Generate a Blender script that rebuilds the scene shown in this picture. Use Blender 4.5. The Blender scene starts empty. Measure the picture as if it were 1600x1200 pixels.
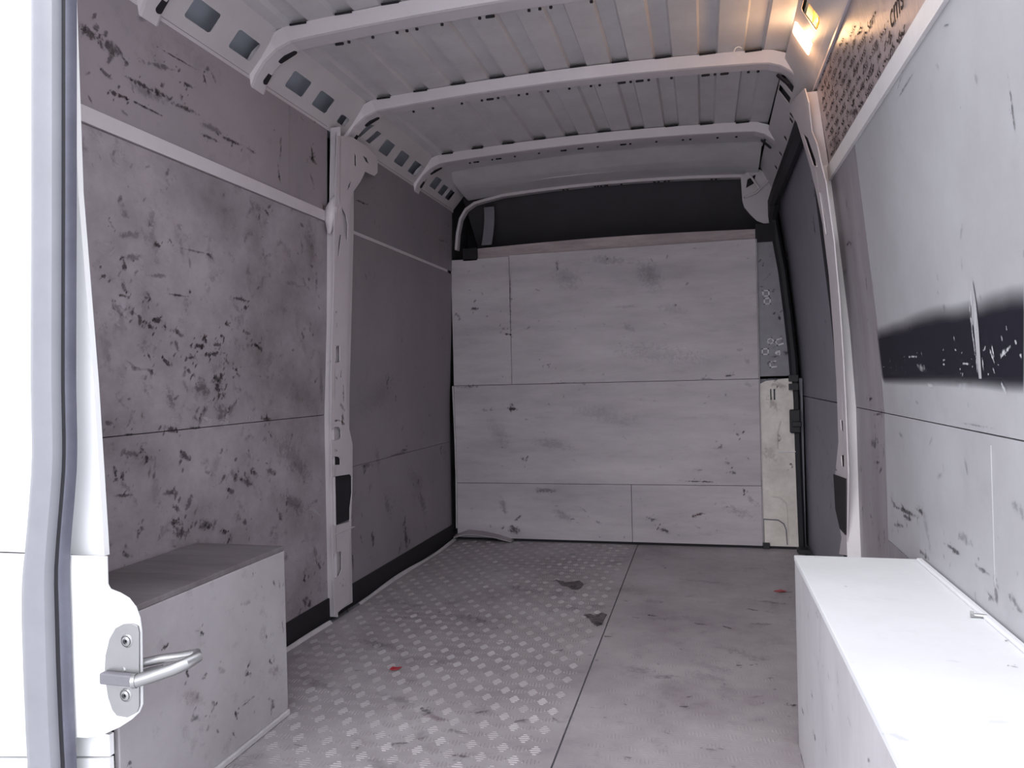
import bpy, bmesh, math, random
from mathutils import Vector, Matrix, noise
sc = bpy.context.scene
C = sc.collection
# ------------------------------------------------------------------ camera
H = 0.82
cam_d = bpy.data.cameras.new('camera'); cam = bpy.data.objects.new('camera', cam_d); C.objects.link(cam)
YAW, PITCH, ROLL, FPX = .251, -.0042, .0247, 1166.44
cam_d.sensor_width = 36; cam_d.lens = FPX*36/1600; cam_d.clip_start = .02
cam.matrix_world = (Matrix.Translation((0, 0, H)) @ Matrix.Rotation(YAW, 4, 'Z') @ Matrix.Rotation(math.pi/2+PITCH, 4, 'X')
                    @ Matrix.Rotation(-ROLL, 4, 'Z'))
sc.camera = cam
# ------------------------------------------------------------------ light
w = bpy.data.worlds.new('overcast_sky'); sc.world = w; w.use_nodes = True
bg = w.node_tree.nodes['Background']; bg.inputs[0].default_value = (.90, .93, 1, 1); bg.inputs[1].default_value = 2.6
sd = bpy.data.lights.new('hazy_sun', 'SUN'); sd.energy = 2.8; sd.angle = math.radians(70); sd.color = (1, .98, .96)
so = bpy.data.objects.new('hazy_sun', sd); C.objects.link(so)
so.rotation_euler = Vector((.62, .75, -.62)).to_track_quat('-Z', 'Y').to_euler()
sc.view_settings.view_transform = 'Standard'; sc.view_settings.look = 'None'; sc.view_settings.gamma = 1
sc.view_settings.use_curve_mapping = False; sc.view_settings.exposure = .05

# ------------------------------------------------------------------ materials
def mat(name, c, rough=.5, metal=0., mott=0., c2=None, scale=3., stretch=(1, 1, 1), bump=0., bscale=60., speck=0., aniso=0.):
    m = bpy.data.materials.new(name); m.use_nodes = True; nt = m.node_tree; N = nt.nodes; L = nt.links
    b = N['Principled BSDF']; b.inputs['Roughness'].default_value = rough; b.inputs['Metallic'].default_value = metal
    b.inputs['Base Color'].default_value = (*c, 1)
    b.inputs['Anisotropic'].default_value = aniso
    if mott or bump or speck:
        tc = N.new('ShaderNodeTexCoord'); mp = N.new('ShaderNodeMapping'); mp.inputs['Scale'].default_value = stretch
        L.new(tc.outputs['Object'], mp.inputs[0])
    if mott or speck:
        n = N.new('ShaderNodeTexNoise'); n.inputs['Scale'].default_value = scale; n.inputs['Detail'].default_value = 9; n.inputs['Roughness'].default_value = .68
        L.new(mp.outputs[0], n.inputs['Vector'])
        r = N.new('ShaderNodeValToRGB'); r.color_ramp.elements[0].position = .33; r.color_ramp.elements[1].position = .67
        c2 = c2 or tuple(x*(1-mott) for x in c)
        r.color_ramp.elements[0].color = (*c2, 1); r.color_ramp.elements[1].color = (*c, 1)
        L.new(n.outputs[0], r.inputs[0]); out = r.outputs[0]
        if speck:
            n2 = N.new('ShaderNodeTexNoise'); n2.inputs['Scale'].default_value = scale*5; n2.inputs['Detail'].default_value = 7; n2.inputs['Roughness'].default_value = .72
            L.new(mp.outputs[0], n2.inputs['Vector'])
            r2 = N.new('ShaderNodeValToRGB'); r2.color_ramp.elements[0].position = .57; r2.color_ramp.elements[1].position = .72
            r2.color_ramp.elements[0].color = (0, 0, 0, 1); r2.color_ramp.elements[1].color = (speck, speck, speck, 1)
            L.new(n2.outputs[0], r2.inputs[0])
            mx = N.new('ShaderNodeMixRGB'); mx.inputs[2].default_value = (.035, .026, .03, 1)
            L.new(r2.outputs[0], mx.inputs[0]); L.new(out, mx.inputs[1]); out = mx.outputs[0]
        L.new(out, b.inputs['Base Color'])
    if bump:
        n3 = N.new('ShaderNodeTexNoise'); n3.inputs['Scale'].default_value = bscale; n3.inputs['Detail'].default_value = 5
        L.new(mp.outputs[0], n3.inputs['Vector'])
        bp = N.new('ShaderNodeBump'); bp.inputs['Strength'].default_value = bump; bp.inputs['Distance'].default_value = .002
        L.new(n3.outputs[0], bp.inputs['Height']); L.new(bp.outputs[0], b.inputs['Normal'])
    return m
MT = dict(
    ply_left=mat('grey_coated_plywood', (.37, .325, .355), .55, mott=.3, c2=(.195, .168, .182), scale=3.4, stretch=(1, 1, 1.2), bump=.25, speck=.62),
    ply_left2=mat('grey_coated_plywood_clean', (.285, .250, .278), .55, mott=.3, c2=(.225, .205, .222), scale=1.8, bump=.2, speck=.15),
    ply_up=mat('grey_plywood_upper', (.33, .275, .305), .55, mott=.3, c2=(.265, .235, .252), scale=2.0, bump=.2, speck=.2),
    ply_back=mat('pale_plywood_back', (.56, .51, .54), .6, mott=.2, c2=(.37, .33, .36), scale=1.9, stretch=(.6, 1, 2.6), bump=.2, speck=.16),
    ply_right=mat('white_coated_panel', (.43, .43, .455), .5, mott=.15, c2=(.33, .32, .345), scale=1.5, stretch=(1, 1, 1), bump=.1, speck=.1),
    ply_right2=mat('grey_panel_strip', (.30, .27, .30), .5, mott=.2, c2=(.22, .195, .215), scale=4, stretch=(3, 3, .5), bump=.1, speck=.3),
    ply_gloss=mat('film_faced_plywood', (.42, .33, .33), .30, mott=.3, c2=(.29, .235, .245), scale=5, stretch=(1, 3, .6), bump=.3, bscale=90, speck=.25),
    batten=mat('stained_batten', (.44, .37, .37), .6, mott=.35, c2=(.25, .20, .21), scale=3, stretch=(1, 1, 6), speck=.3),
    patch=mat('dark_floor_patch', (.045, .038, .042), .6, mott=.6, c2=(.16, .14, .15), scale=30),
    liner=mat('blue_grey_backing', (.60, .63, .72), .5),  # even blue-grey for the sheet behind the left rail openings
    box_l=mat('worn_grey_board', (.42, .395, .415), .6, mott=.2, c2=(.33, .30, .32), scale=3, bump=.2, speck=.3),
    box_lt=mat('worn_brown_top', (.21, .19, .20), .5, mott=.35, c2=(.11, .095, .10), scale=3, stretch=(.6, 3.2, 1), bump=.2, speck=.35),
    box_r=mat('pale_board_lit', (.74, .75, .78), .5, mott=.1, c2=(.66, .665, .69), scale=2.5, bump=.1, speck=.06),  # lit copy of the board: daylight on the top put into the colour
    box_rs=mat('pale_board_shaded', (.52, .50, .53), .55, mott=.16, c2=(.42, .40, .43), scale=4, stretch=(1, 1, .5), bump=.15, speck=.2),  # shaded copy of the same board, darker for side and end faces
    paint=mat('grey_white_paint', (.60, .545, .575), .38, mott=.1, scale=5, speck=.04),
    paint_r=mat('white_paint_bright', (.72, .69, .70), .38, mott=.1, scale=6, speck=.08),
    paint_out=mat('white_body_paint', (.93, .93, .94), .3, mott=.02, scale=3),
    roof=mat('grey_roof_sheet', (.64, .615, .63), .5, mott=.16, c2=(.50, .47, .49), scale=3, speck=.1),
    rail=mat('grey_roof_rail', (.56, .52, .54), .42, mott=.1, scale=5),
    cream=mat('cream_paint', (.78, .73, .69), .4, mott=.12, c2=(.5, .45, .42), scale=5, speck=.1),
    steel=mat('dull_steel_panel', (.21, .20, .225), .45, .2, mott=.2, scale=14, stretch=(1, 1, 1)),
    door=mat('dark_door_lining', (.27, .26, .305), .6, mott=.15, scale=3),
    rubber=mat('black_rubber', (.012, .011, .016), .55),
    seal=mat('grey_seal_skin', (.27, .27, .30), .35, mott=.1, scale=9),
    seal_dk=mat('dark_seal_lip', (.13, .13, .17), .35, mott=.25, scale=12),
    black=mat('black_void', (.010, .008, .012), .8),
    dark=mat('charcoal_headliner', (.075, .068, .078), .8, mott=.2, scale=6),
    cavity=mat('dull_body_cavity', (.20, .20, .23), .6),
    alu=mat('worn_aluminium', (.46, .435, .45), .46, .15, mott=.25, c2=(.29, .25, .27), scale=2.2, speck=.3, bump=.3, bscale=25),
    alu_tr=mat('aluminium_tread_bars', (.50, .47, .485), .45, .2, mott=.35, c2=(.33, .30, .31), scale=3),
    trim=mat('pale_edge_trim', (.55, .52, .54), .45, mott=.25, scale=12, speck=.3),
    chrome=mat('satin_zinc', (.38, .375, .38), .33, .8, mott=.08, scale=14),
    ground=mat('pale_bounce_ground', (.58, .58, .59), .8, mott=.2, scale=2),  # unseen ground, made pale so its bounce adds light to the roof
    ink=mat('marker_ink', (.022, .018, .024), .6),
    chalk=mat('white_mark', (.62, .60, .64), .7),
    red=mat('red_plastic', (.36, .03, .04), .4),
    orange=mat('orange_reflector', (.85, .38, .07), .3, .3),
)
def emis(name, c, s):
    m = bpy.data.materials.new(name); m.use_nodes = True; b = m.node_tree.nodes['Principled BSDF']
    b.inputs['Base Color'].default_value = (*c, 1); b.inputs['Emission Color'].default_value = (*c, 1); b.inputs['Emission Strength'].default_value = s
    return m
MT['bulb'] = emis('lit_lamp_lens', (1, .78, .48), 9)
# ragged-edged stains: own shape, noise-eaten rim; colour and strength per stain in a colour attribute
def stain_mat():
    m = bpy.data.materials.new('ragged_stain'); m.use_nodes = True; nt = m.node_tree; N = nt.nodes; L = nt.links
    b = N['Principled BSDF']; b.inputs['Roughness'].default_value = .6
    a = N.new('ShaderNodeAttribute'); a.attribute_name = 'tint'
    uv = N.new('ShaderNodeUVMap'); uv.uv_map = 'UVMap'
    ln = N.new('ShaderNodeVectorMath'); ln.operation = 'LENGTH'; L.new(uv.outputs[0], ln.inputs[0])
    tc = N.new('ShaderNodeTexCoord'); n = N.new('ShaderNodeTexNoise'); n.inputs['Scale'].default_value = 75; n.inputs['Detail'].default_value = 6; n.inputs['Roughness'].default_value = .7
    L.new(tc.outputs['Object'], n.inputs['Vector'])
    f = N.new('ShaderNodeMath'); f.operation = 'MULTIPLY_ADD'; f.inputs[1].default_value = -1.0; f.inputs[2].default_value = 1.0; L.new(ln.outputs['Value'], f.inputs[0])
    s = N.new('ShaderNodeMath'); s.operation = 'MULTIPLY_ADD'; s.inputs[1].default_value = 3.4; s.inputs[2].default_value = -1.75; L.new(n.outputs[0], s.inputs[0])
    q = N.new('ShaderNodeMath'); q.operation = 'ADD'; L.new(f.outputs[0], q.inputs[0]); L.new(s.outputs[0], q.inputs[1])
    mr = N.new('ShaderNodeMapRange'); mr.interpolation_type = 'SMOOTHSTEP'; mr.inputs[1].default_value = .12; mr.inputs[2].default_value = .8; L.new(q.outputs[0], mr.inputs[0])
    fr = N.new('ShaderNodeMapRange'); fr.inputs[1].default_value = 0; fr.inputs[2].default_value = .15; L.new(f.outputs[0], fr.inputs[0])
    k = N.new('ShaderNodeMath'); k.operation = 'MULTIPLY'; L.new(mr.outputs[0], k.inputs[0]); L.new(a.outputs['Alpha'], k.inputs[1])
    k2 = N.new('ShaderNodeMath'); k2.operation = 'MULTIPLY'; L.new(k.outputs[0], k2.inputs[0]); L.new(fr.outputs[0], k2.inputs[1])
    L.new(k2.outputs[0], b.inputs['Alpha']); L.new(a.outputs['Color'], b.inputs['Base Color'])
    return m
MT['stain'] = stain_mat()

# ------------------------------------------------------------------ helpers
def link(o, parent=None):
    C.objects.link(o)
    if parent: o.parent = parent
    return o
def thing(name, loc=(0, 0, 0), label=None, cat=None, group=None, kind=None):
    o = bpy.data.objects.new(name, None); o.empty_display_size = .05; C.objects.link(o); o.location = loc
    if label: o['label'] = label
    if cat: o['category'] = cat
    if group: o['group'] = group
    if kind: o['kind'] = kind
    return o
def mesh(name, vs, fs, m, parent=None, smooth=False, label=None, kind=None, bevel=0):
    me = bpy.data.meshes.new(name)
    off = Vector(parent.location) if parent and parent.parent is None else (Vector(parent.parent.location) if parent else Vector())
    me.from_pydata([Vector(v)-off for v in vs], [], fs); me.validate(); me.update()
    bm = bmesh.new(); bm.from_mesh(me)
    bmesh.ops.recalc_face_normals(bm, faces=bm.faces)
    bm.to_mesh(me); bm.free()
    me.materials.append(MT[m])
    if smooth:
        for p in me.polygons: p.use_smooth = True
        me.set_sharp_from_angle(angle=math.radians(38))
    o = bpy.data.objects.new(name, me); link(o, parent)
    if bevel:
        b = o.modifiers.new('edge', 'BEVEL'); b.width = bevel; b.segments = 2; b.limit_method = 'ANGLE'
    if label: o['label'] = label
    if kind: o['kind'] = kind
    return o
BOXF = [(0, 1, 3, 2), (4, 6, 7, 5), (0, 4, 5, 1), (2, 3, 7, 6), (0, 2, 6, 4), (1, 5, 7, 3)]
def box_geo(x0, x1, y0, y1, z0, z1):
    return [(x, y, z) for x in (x0, x1) for y in (y0, y1) for z in (z0, z1)], BOXF
def box(name, b, m, parent=None, bevel=.002, **k):
    v, f = box_geo(*b); return mesh(name, v, f, m, parent, bevel=bevel, **k)
class MB:
    def __init__(s): s.v = []; s.f = []
    def add(s, v, f):
        n = len(s.v); s.v += [tuple(p) for p in v]; s.f += [tuple(i+n for i in q) for q in f]
    def build(s, name, m, parent=None, **k): return mesh(name, s.v, s.f, m, parent, **k)
def sheet_geo(fn, us, vs, d):
    """solid curved sheet: fn(u,v)->point ; d = offset vector of its back face"""
    nu, nv = len(us), len(vs); V = []
    for s in (0, 1):
        for u in us:
            for v in vs: V.append(Vector(fn(u, v))+Vector(d)*s)
    idx = lambda s, i, j: s*nu*nv+i*nv+j
    F = []
    for i in range(nu-1):
        for j in range(nv-1):
            F.append((idx(0, i, j), idx(0, i+1, j), idx(0, i+1, j+1), idx(0, i, j+1)))
            F.append((idx(1, i, j), idx(1, i, j+1), idx(1, i+1, j+1), idx(1, i+1, j)))
    for i in range(nu-1):
        for j in (0, nv-1): F.append((idx(0, i, j), idx(0, i+1, j), idx(1, i+1, j), idx(1, i, j)))
    for j in range(nv-1):
        for i in (0, nu-1): F.append((idx(0, i, j), idx(0, i, j+1), idx(1, i, j+1), idx(1, i, j)))
    return V, F
def lin(a, b, n): return [a+(b-a)*i/(n-1) for i in range(n)]
def interp(t, x):
    if x <= t[0][0]: return t[0][1]
    for (a, fa), (b, fb) in zip(t, t[1:]):
        if x <= b: return fa+(fb-fa)*(x-a)/(b-a)
    return t[-1][1]
XLT = [(0, -1.292), (0.7, -1.287), (1.05, -1.268), (1.42, -1.256), (1.72, -1.247)]
XRT = [(0, 0.445), (0.42, 0.438), (0.72, 0.436), (0.95, 0.424), (1.15, 0.405), (1.43, 0.378), (1.68, 0.345), (1.86, 0.32)]
XL = lambda z: interp(XLT, z)
XR = lambda z: interp(XRT, z)
def panelL(name, y0, y1, z0, z1, m, parent, t=.012, off=0., **k):
    v, f = sheet_geo(lambda u, q: (XL(q)+off, u, q), lin(y0, y1, 9), lin(z0, z1, 9), (-t, 0, 0)); return mesh(name, v, f, m, parent, **k)
def panelR(name, y0, y1, z0, z1, m, parent, t=.012, off=0., **k):
    v, f = sheet_geo(lambda u, q: (XR(q)-off, u, q), lin(y0, y1, 9), lin(z0, z1, 13), (t, 0, 0)); return mesh(name, v, f, m, parent, smooth=True, **k)
def plate(name, outer, holes, fn, t, m, parent, smooth_n=0, **k):
    """flat plate with real openings; outline in (u,v), fn(u,v,w) -> point, w = depth"""
    cu = bpy.data.curves.new('tmp', 'CURVE'); cu.dimensions = '2D'; cu.fill_mode = 'BOTH'; cu.extrude = .5
    for pts in [outer]+list(holes):
        s = cu.splines.new('POLY'); s.points.add(len(pts)-1); s.use_cyclic_u = True
        for q, p in zip(s.points, pts): q.co = (p[0], p[1], 0, 1)
    o = bpy.data.objects.new('tmp', cu); C.objects.link(o)
    bpy.context.view_layer.update()
    me = o.evaluated_get(bpy.context.evaluated_depsgraph_get()).to_mesh()
    V = [fn(v.co.x, v.co.y, (v.co.z+.5)*t) for v in me.vertices]; F = [tuple(p.vertices) for p in me.polygons]
    bpy.data.objects.remove(o); bpy.data.curves.remove(cu)
    # merge doubles
    bm = bmesh.new(); vv = [bm.verts.new(v) for v in V]
    for q in F:
        try: bm.faces.new([vv[i] for i in q])
        except ValueError: pass
    bmesh.ops.remove_doubles(bm, verts=bm.verts, dist=1e-5)
    bm.verts.index_update(); V = [v.co.copy() for v in bm.verts]; F = [tuple(v.index for v in q.verts) for q in bm.faces]; bm.free()
    return mesh(name, V, F, m, parent, **k)
def tube_geo(pts, r, n=8, flat=None):
    V = []; F = []; pts = [Vector(p) for p in pts]
    for i, p in enumerate(pts):
        t = (pts[min(i+1, len(pts)-1)]-pts[max(i-1, 0)]).normalized()
        a = t.orthogonal().normalized() if i == 0 else (a-t*a.dot(t)).normalized()
        b = t.cross(a); rr = r[i] if isinstance(r, (list, tuple)) else r
        for k in range(n):
            q = 2*math.pi*k/n; V.append(p+(a*math.cos(q)+b*math.sin(q))*rr)
    for i in range(len(pts)-1):
        for k in range(n): F.append((i*n+k, i*n+(k+1) % n, (i+1)*n+(k+1) % n, (i+1)*n+k))
    F += [tuple(range(n))[::-1], tuple((len(pts)-1)*n+k for k in range(n))]
    return V, F
def tube(name, pts, r, m, parent=None, n=8, **k):
    v, f = tube_geo(pts, r, n); return mesh(name, v, f, m, parent, smooth=True, **k)
def sweep(name, pts, prof, up, m, parent, **k):
    """sweep a closed 2D profile (a along side, b along normal) along pts; up = function giving side axis"""
    V = []; F = []; n = len(prof); pts = [Vector(p) for p in pts]; s = Vector(up)
    for i, p in enumerate(pts):
        t = (pts[min(i+1, len(pts)-1)]-pts[max(i-1, 0)]).normalized(); nrm = t.cross(s).normalized()
        for a, b in prof: V.append(p+s*a+nrm*b)
    for i in range(len(pts)-1):
        for q in range(n): F.append((i*n+q, i*n+(q+1) % n, (i+1)*n+(q+1) % n, (i+1)*n+q))
    F += [tuple(range(n)), tuple((len(pts)-1)*n+q for q in range(n))]
    return mesh(name, V, F, m, parent, **k)
DK = (.030, .022, .027); LT = (.52, .48, .50)
def stains(marks, fn, parent, name='stain', eps=.0012):
    """marks: (u1,v1,u2,v2,width,strength[,colour]) strokes on the surface fn(u,v,w)"""
    off = Vector(parent.location) if parent.parent is None else Vector(parent.parent.location)
    V = []; F = []; UV = []; COL = []
    rj = random.Random(len(marks)); extra = []
    for mk in marks:
        if mk[5] >= .5 and mk[4] > .004 and len(mk) == 6:
            for _ in range(3):
                a = rj.uniform(0, 6.28); d = mk[4]*rj.uniform(.8, 2.6); q = mk[4]*rj.uniform(.25, .6); x0, y0 = (mk[0]+mk[2])/2+math.cos(a)*d, (mk[1]+mk[3])/2+math.sin(a)*d
                extra.append((x0-q*.6, y0-q*.8, x0+q*.6, y0+q*.8, q, mk[5]*.8))
    for i, mk in enumerate(list(marks)+extra):
        u1, v1, u2, v2, wd, st = mk[:6]; col = mk[6] if len(mk) > 6 else DK
        d = Vector((u2-u1, v2-v1)); L_ = max(d.length, 1e-4); d /= L_; n = Vector((-d.y, d.x))
        ext = wd*.7; hl = L_/2+ext; c = Vector(((u1+u2)/2, (v1+v2)/2)); K = 4; b = len(V)
        for a in range(K+1):
            for e in range(3):
                ta = -1+2*a/K; te = -1+e
                q = c+d*(hl*ta)+n*(wd*.78*te)
                V.append(Vector(fn(q.x, q.y, eps+.00004*(i % 25)))-off); UV.append((ta, te))
        for a in range(K):
            for e in range(2):
                F.append((b+a*3+e, b+(a+1)*3+e, b+(a+1)*3+e+1, b+a*3+e+1)); COL.append((*col, st*.76))
    me = bpy.data.meshes.new(name); me.from_pydata(V, [], F)
    me.uv_layers.new(name='UVMap'); me.color_attributes.new('tint', 'FLOAT_COLOR', 'CORNER')
    uv = me.uv_layers['UVMap']; ca = me.color_attributes['tint']
    for p in me.polygons:
        for li in p.loop_indices:
            uv.data[li].uv = UV[me.loops[li].vertex_index]; ca.data[li].color = COL[p.index]
    me.materials.append(MT['stain']); o = bpy.data.objects.new(name, me); link(o, parent); o['kind'] = 'stuff'
    return o
def scatter(rnd, n, u0, u1, v0, v1, wmin, wmax, st, col=DK, ang=0., spread=.4, ln=2.):
    out = []
    for _ in range(n):
        u = rnd.uniform(u0, u1); v = rnd.uniform(v0, v1); wd = rnd.uniform(wmin, wmax); a = ang+rnd.gauss(0, spread); l = wd*rnd.uniform(0, ln)
        out.append((u-math.cos(a)*l, v-math.sin(a)*l, u+math.cos(a)*l, v+math.sin(a)*l, wd, st*rnd.uniform(.5, 1), col))
    return out
def clip(marks, u0, u1, v0, v1):
    return [m for m in marks if u0 < (m[0]+m[2])/2 < u1 and v0 < (m[1]+m[3])/2 < v1]
fnL = lambda u, v, w: (XL(v)+w, u, v)
fnR = lambda u, v, w: (XR(v)-w, u, v)
fnF = lambda u, v, w: (u, v, w)
YB = 3.70
fnB = lambda u, v, w: (u, YB-w, v)
R = random.Random(7)
Y0, Y1 = 1.125, 3.72          # rear sill, bulkhead
XC = -.3301

# ================================================================== SETTING
# ---- ground and outer skin
gr = mesh('ground', [(-40, -40, -.62), (40, -40, -.62), (40, 40, -.62), (-40, 40, -.62)], [(0, 1, 2, 3)], 'ground'); gr['kind'] = 'structure'
# ---- floor
fl = thing('floor', kind='structure')
box('subfloor', (-1.37, .54, 1.12, 4.35, -.06, -.006), 'cavity', fl)
box('floor_sheet', (-1.262, XC-.002, Y0, 3.715, -.005, 0), 'alu', fl, bevel=.001)
box('floor_sheet', (XC+.002, .428, Y0, 3.715, -.005, 0), 'alu', fl, bevel=.001)
box('sill_plate', (-1.262, .43, Y0-.05, Y0-.002, -.03, .004), 'chrome', fl)
def bars(mb, cx, cy, ori, h, sc_):
    # one patch: five short rounded bars side by side
    ax = Vector((math.cos(ori), math.sin(ori))); nx = Vector((-ax.y, ax.x))
    for k in range(5):
        o = nx*((k-2)*.0085*sc_); L_ = (.006, .0115, .0155, .0115, .006)[k]*sc_; w_ = .0024*sc_
        P = []
        for a, b, z in ((-L_, 0, .0002), (-L_*.75, -w_, .0002), (L_*.75, -w_, .0002), (L_, 0, .0002), (L_*.75, w_, .0002), (-L_*.75, w_, .0002), (-L_*.7, 0, h), (L_*.7, 0, h)):
            q = Vector((cx, cy))+o+ax*a+nx*b; P.append((q.x, q.y, z))
        mb.add(P, [(1, 2, 7, 6), (2, 3, 7), (3, 4, 7), (4, 5, 6, 7), (5, 0, 6), (0, 1, 6)])
for side, xa, xb, hh in ((0, -1.25, XC-.02, .0018), (1, XC+.02, .42, .0007)):
    mb = MB(); px_, py_ = .074, .050
    j = 0; y = Y0+.03
    while y < 3.70:
        x = xa+.02+(px_/2 if j % 2 else 0)
        while x < xb:
            wear = 1-.0*x
            bars(mb, x, y, math.radians(4), hh*R.uniform(.7, 1), 1.0)
            if x+px_/2 < xb: bars(mb, x+px_/2, y, math.radians(94), hh*R.uniform(.7, 1), 1.0)
            x += px_
        y += py_; j += 1
    mb.build('tread_pattern', 'alu_tr' if side == 0 else 'alu', fl, kind='stuff')
# pale edging upstand along the left side, right side
for a, b in ((Y0, 2.33), (2.55, 3.68)):
    v, f = sheet_geo(lambda u, q: (-1.258-.010*q-.006*math.sin(u*7), u, -.001+.009*q*(1+.25*math.sin(u*9))), lin(a, b, 26), [0, 1], (-.004, 0, 0))
    mesh('edge_trim', v, f, 'trim', fl)
flm = [(-0.597,2.983,-0.537,2.944,0.0183,0.95), (-0.545,2.915,-0.474,2.954,0.0229,0.95), (-0.514,2.883,-0.486,2.869,0.0126,0.9), (-0.411,2.555,-0.343,2.581,0.0111,0.95), (-0.386,2.524,-0.345,2.546,0.0175,0.95), (-0.359,2.482,-0.346,2.471,0.0151,0.9),
 (-0.451,2.207,-0.436,2.21,0.0077,0.9), (-0.711,1.753,-0.669,1.732,0.0146,0.6), (-0.603,1.663,-0.549,1.641,0.0137,0.35), (-0.71,1.728,-0.616,1.701,0.0192,0.4,(.12,.04,.05)), (-0.993,1.948,-0.951,1.951,0.0056,0.8),
 (-0.209,2.598,-0.165,2.584,0.0089,0.8), (-0.321,2.356,-0.291,2.361,0.0082,0.7), (0.125,2.728,0.166,2.706,0.0094,0.9), (0.126,2.561,0.196,2.567,0.0198,0.45), (0.044,2.521,0.083,2.49,0.0086,0.9), (0.07,2.183,0.095,2.192,0.0075,0.9), (0.109,2.195,0.116,2.196,0.0057,0.8),
 (-0.078,1.886,-0.045,1.892,0.0065,0.7), (0.093,1.972,0.125,1.986,0.0102,0.4), (0.175,1.947,0.205,1.949,0.0084,0.8), (-0.11,1.743,-0.088,1.734,0.006,0.8), (-0.184,1.611,-0.164,1.61,0.0056,0.7), (-0.017,1.682,0.01,1.679,0.0087,0.5), (-0.429,3.43,-0.326,3.421,0.0148,0.4),
 (-0.647,3.449,-0.578,3.434,0.0181,0.6), (-0.898,3.09,-0.86,3.096,0.011,0.8), (-0.058,2.535,0.004,2.526,0.0087,0.6), (-0.26,2.567,-0.216,2.554,0.0089,0.5), (-0.152,2.058,-0.085,2.079,0.0212,0.25), (0.229,2.961,0.308,2.957,0.0102,0.7,(.14,.03,.04)), (0.174,2.828,0.27,2.805,0.0243,0.35,(.10,.05,.05)),
 (-0.713,1.561,-0.667,1.58,0.0088,0.6), (-0.563,1.548,-0.51,1.542,0.0085,0.6), (-0.923,1.519,-0.897,1.515,0.0061,0.7), (-0.581,1.743,-0.519,1.784,0.0079,0.5), (-0.463,1.724,-0.421,1.75,0.0077,0.6), (-0.379,1.776,-0.349,1.74,0.0062,0.5), (-0.853,1.815,-0.708,1.765,0.0275,0.25),
 (-0.893,2.493,-0.73,2.416,0.059,0.25), (-1.092,2.192,-0.885,2.116,0.0462,0.3), (-0.812,2.881,-0.583,2.783,0.0462,0.25), (-0.142,3.085,0.105,3.03,0.0371,0.2), (-1.113,1.874,-0.981,1.811,0.0336,0.3), (0.002,2.335,0.093,2.297,0.036,0.15)]
for pts in ([(-0.606,3.001), (-0.566,2.959), (-0.535,2.973), (-0.507,2.997), (-0.482,2.953), (-0.483,2.897), (-0.499,2.867), (-0.517,2.873), (-0.541,2.906), (-0.563,2.912)], [(-0.421,2.561), (-0.401,2.578), (-0.38,2.56), (-0.363,2.599), (-0.343,2.581), (-0.346,2.532), (-0.345,2.478), (-0.361,2.455), (-0.384,2.491), (-0.399,2.536)]):
    n_ = len(pts); mesh('bare_patch', [(x, y, .0030) for x, y in pts]+[(x, y, .0002) for x, y in pts], [tuple(range(n_))]+[(i, (i+1) % n_, (i+1) % n_+n_, i+n_) for i in range(n_)], 'patch', fl, label='dark torn patch on the floor near the seam')
flm += scatter(R, 70, -1.2, .4, 1.3, 3.6, .004, .011, .75, ang=.2, spread=1., ln=1.2)
flm += scatter(R, 90, -1.2, .4, 1.3, 3.6, .012, .06, .2, ang=.2, spread=.8, ln=1.8)
stains(flm, fnF, fl, eps=.0028)
# ---- wall left
wl = thing('wall_left', kind='structure')
box('outer_skin', (-1.40, -1.375, 1.12, 4.38, -.06, 1.98), 'cavity', wl)
ZJ = .717
pA = panelL('lining_panel', 1.125, 2.365, .058, ZJ-.0012, 'ply_left', wl)
pB = panelL('lining_panel', 1.125, 2.365, ZJ+.0012, 1.386, 'ply_left', wl)
pC = panelL('lining_panel', 1.125, 2.118, 1.424, 1.722, 'ply_up', wl)
pC2 = panelL('lining_panel', 2.121, 2.365, 1.424, 1.722, 'ply_up', wl)
pD = panelL('lining_panel', 2.53, 3.695, .512, 1.384, 'ply_left2', wl)
pD2 = panelL('lining_panel', 2.53, 3.695, .058, .5105, 'ply_left2', wl)
pE = panelL('lining_panel', 2.53, 3.695, 1.398, 1.74, 'ply_left2', wl)
panelL('joint_rail', 1.125, 2.365, 1.388, 1.423, 'paint', wl, t=.02, off=.006, label='pale painted rail between the upper and lower lining panels')
panelL('joint_rail', 2.54, 3.62, 1.384, 1.396, 'paint', wl, t=.01, off=.004, label='thin pale strip at the joint of the far panels')
box('base_gap', (-1.345, -1.285, 1.13, 3.7, -.004, .075), 'black', wl, label='black gap under the lining panels')
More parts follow.
